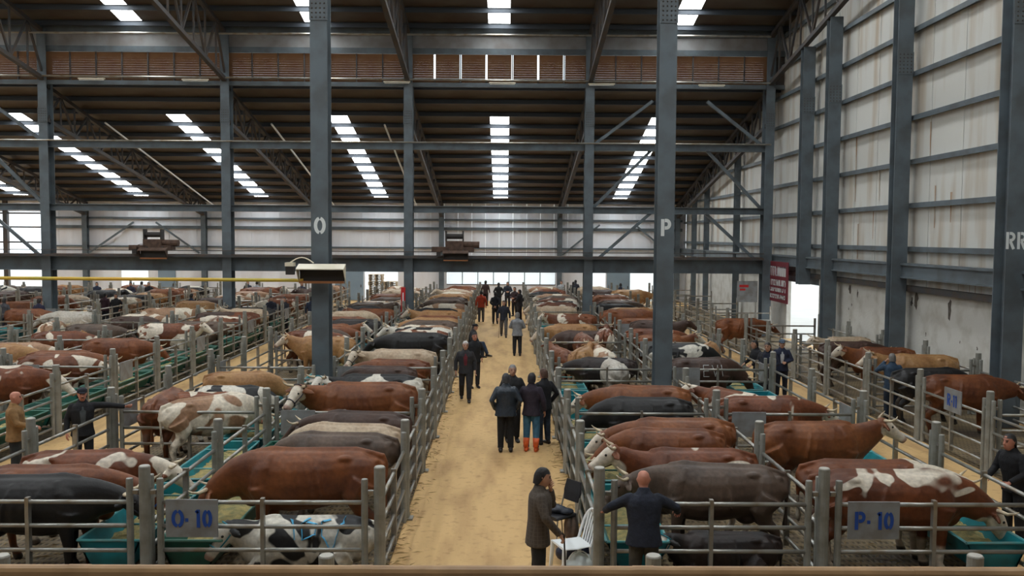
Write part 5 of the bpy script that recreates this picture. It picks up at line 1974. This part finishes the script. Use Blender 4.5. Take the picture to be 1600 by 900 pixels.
# right aisle
person(feet(1384, 655), 82, 'man in blue jacket and jeans holding a phone to his ear', la='phone', ra='belly', jacket=(.035, .065, .11), trousers=(.018, .03, .055), hair=(.16, .15, .14), fine=True, detail=False)
pb = by_head(1592, 678, 1.70)
person((7.95, pb[1], 0), 200, 'man in black jumper at the right edge leaning over the trough fence', la='forward', ra='forward', lean=.2, jacket=(.01, .01, .012), trousers=(.012, .012, .014), fine=True, skin=M_SKINR)
pc = by_head(1222, 530, 1.74)
person(pc, -100, 'man in navy and white tracksuit in the right aisle', la='belly', ra='down', jacket=(.016, .022, .05), trousers=(.012, .016, .03), cap=(.10, .14, .2), shirt=(.5, .52, .55))
pd = by_head(1166, 532, 1.7)
person((7.5, pd[1], 0), 195, 'man in black leaning on the fence left of the tracksuit man', la='forward', ra='forward', lean=.2, jacket=(.014, .014, .018), trousers=(.02, .02, .025))
pd = by_head(1148, 538, 1.66)
person((7.62, pd[1], 0), -130, 'man in dark blue at the right pens with head lowered', la='belly', ra='belly', lean=.15, jacket=(.015, .02, .04), trousers=(.02, .02, .03))
pd = by_head(1196, 536, 1.7)
person(pd, -120, 'man in dark jacket close behind the tracksuit man', la='belly', ra='down', jacket=(.03, .03, .036), trousers=(.02, .02, .025), hair=(.1, .09, .08))
# stick of the walking man
q = feet(779, 528)
sk = MB().tube([(q[0], q[1], 0), (q[0] + .06, q[1] + .02, 1.05)], .014, 8).build('herding_stick', M_STRAWPALLET)
tag(sk, 'pale herding stick held upright by the man in navy', 'stick')

# ------------------------------------------------------------------ chairs and bags by the right fence
def plastic_chair(loc, rz):
    r = empty('plastic_chair', loc, rz)
    tag(r, 'white moulded plastic chair beside the right aisle fence', 'chair')
    MB().loft([((-.21, 0, .43), .20, .012), ((0, 0, .42), .225, .014), ((.22, 0, .43), .22, .014)], 12, ex=5).build('seat', M_WPLAST, r)
    for sx, sy in ((.2, .2), (.2, -.2), (-.2, .2), (-.2, -.2)):
        MB().loft([((sx * 1.15, sy * 1.12, 0), .022, .022), ((sx, sy, .43), .032, .03)], 8, ex=3).build('leg', M_WPLAST, r)
    pts = [(-.2 - .05 * math.sin(t), .205 * math.cos(t), .43 + .44 * math.sin(t) ** .6 if math.sin(t) > 0 else .43) for t in np.linspace(.0, PI, 17)]
    pts = [(-.2 - .13 * (p[2] - .43) / .44, p[1], p[2]) for p in pts]
    MB().loft([(p, .02, .028) for p in pts], 8, ref=(1, 0, 0)).build('back_frame', M_WPLAST, r)
    for k in range(4):
        y_ = -.105 + .07 * k
        MB().loft([((-.21, y_, .43), .02, .01), ((-.26, y_, .62), .02, .01), ((-.32, y_, .83), .02, .01)], 6, ref=(0, 1, 0)).build('back_slat', M_WPLAST, r)


cx = gp(898, 850, .42)
plastic_chair((cx[0] - .04, cx[1], 0), PI + .35)


def tube_chair(loc, rz):
    r = empty('padded_chair', loc, rz)
    tag(r, 'black padded chair with a dark coat on it beside the fence', 'chair')
    MB().loft([((-.2, 0, .45), .19, .03), ((.0, 0, .46), .21, .035), ((.21, 0, .45), .2, .03)], 12, ex=4).build('seat', M_BLACKC, r)
    MB().loft([((-.25, 0, .62), .17, .025), ((-.28, 0, .76), .2, .03), ((-.31, 0, .93), .17, .02)], 12, ex=3).build('backrest', M_BLACKC, r)
    for s in (-1, 1):
        MB().tube([(.22, s * .2, 0), (.19, s * .19, .43)], .012, 8).build('leg', M_CHROME, r)
        MB().tube([(-.26, s * .2, 0), (-.2, s * .19, .44), (-.27, s * .18, .7)], .012, 8).build('leg', M_CHROME, r)
    coat_ = MB()
    cr = random.Random(8)
    for k in range(7):
        coat_.ball((cr.uniform(-.12, .15), cr.uniform(-.13, .13), .51 + cr.uniform(0, .04)), cr.uniform(.09, .14), cr.uniform(.08, .12), .05)
    me = remesh(coat_.mesh('coat_raw'), .02, 2)
    me.materials.append(fabric((.02, .025, .04), .5))
    ob('folded_coat', me, r)


cx = gp(884, 806, .46)
tube_chair((cx[0] - .1, cx[1] + .1, 0), PI + .65)


def bag(name, loc, label, sizes, m, seed, handle=None):
    mb = MB()
    br_ = random.Random(seed)
    w_, d_, h_ = sizes
    for k in range(9):
        mb.ball((br_.uniform(-.5, .5) * w_, br_.uniform(-.5, .5) * d_, h_ * br_.uniform(.35, .65)), w_ * .42, d_ * .42, h_ * br_.uniform(.3, .36))
    mb.ball((0, 0, h_ * .4), w_ * .6, d_ * .6, h_ * .4)
    me = remesh(mb.mesh('bag_raw'), .018, 2)
    me.materials.append(m)
    o = ob(name, me, None, loc)
    tag(o, label, 'bag', 'bags beside the plastic chair')
    if handle:
        pts = [(w_ * .45 * math.cos(t), 0, h_ * .7 + .12 * math.sin(t)) for t in np.linspace(0, PI, 9)]
        MB().tube(pts, .008, 6).build('handle', handle, o)
    return o


cx = gp(905, 878, .2)
bag('carrier_bag', (cx[0], cx[1], 0), 'crumpled white plastic carrier bag in front of the chair', (.3, .25, .34), mat('thin_white_plastic', (.66, .7, .68), .3), 2, M_WPLAST)
cx = gp(904, 848, .28)
bag('holdall', (cx[0] - .02, cx[1] + .02, 0), 'dark navy holdall under the white plastic chair', (.36, .22, .34), fabric((.02, .025, .05), .4), 5, M_DARK)
cx = gp(928, 800, .4)
sk_ = bag('feed_sack', (1.05, gp(932, 830, .2)[1], 0), 'brown cloth sack slumped against the right fence post', (.13, .2, .5), mat('sack_cloth', (.2, .14, .11), .9, var=.4, vscale=7), 6)
cx = gp(864, 650, .3)
for i, (fx, fy, sz, cc, lb) in enumerate(((864, 655, (.22, .3, .3), (.5, .48, .5), 'white and pink carrier bag at the fence behind the man in black'), (866, 640, (.2, .28, .36), (.45, .25, .26), 'pale red carrier bag on the fence side further on'))):
    c = gp(fx, fy, .1)
    bag('carrier_bag', (min(c[0], .98), c[1], 0), lb, sz, mat('bag_film_%d' % i, cc, .4, var=.35, vscale=6), 10 + i, M_WPLAST)

# stacked pallets beyond the far doorway
xa, xb = iv[1][0], iv[1][1]
pal = MB()
pal.box(-.5, .5, -.6, .6, .1, .13)
for x_ in (-.45, 0, .45):
    pal.box(x_ - .05, x_ + .05, -.6, .6, 0, .1)
palm = pal.mesh('pallet', M_STRAWPALLET)
for sx, n in ((.62, 16), (1.75, 12)):
    for k in range(n):
        o = ob('pallet', palm, None, (xa + sx, Y3 + 1.6, -.31 + .135 * k), rnd.uniform(-.06, .06))
        tag(o, 'wooden pallet in the %s stack beyond the far doorway, %s from the bottom' % ('left' if sx < 1 else 'right', ORD[k]), 'pallet', 'pallets stacked outside')
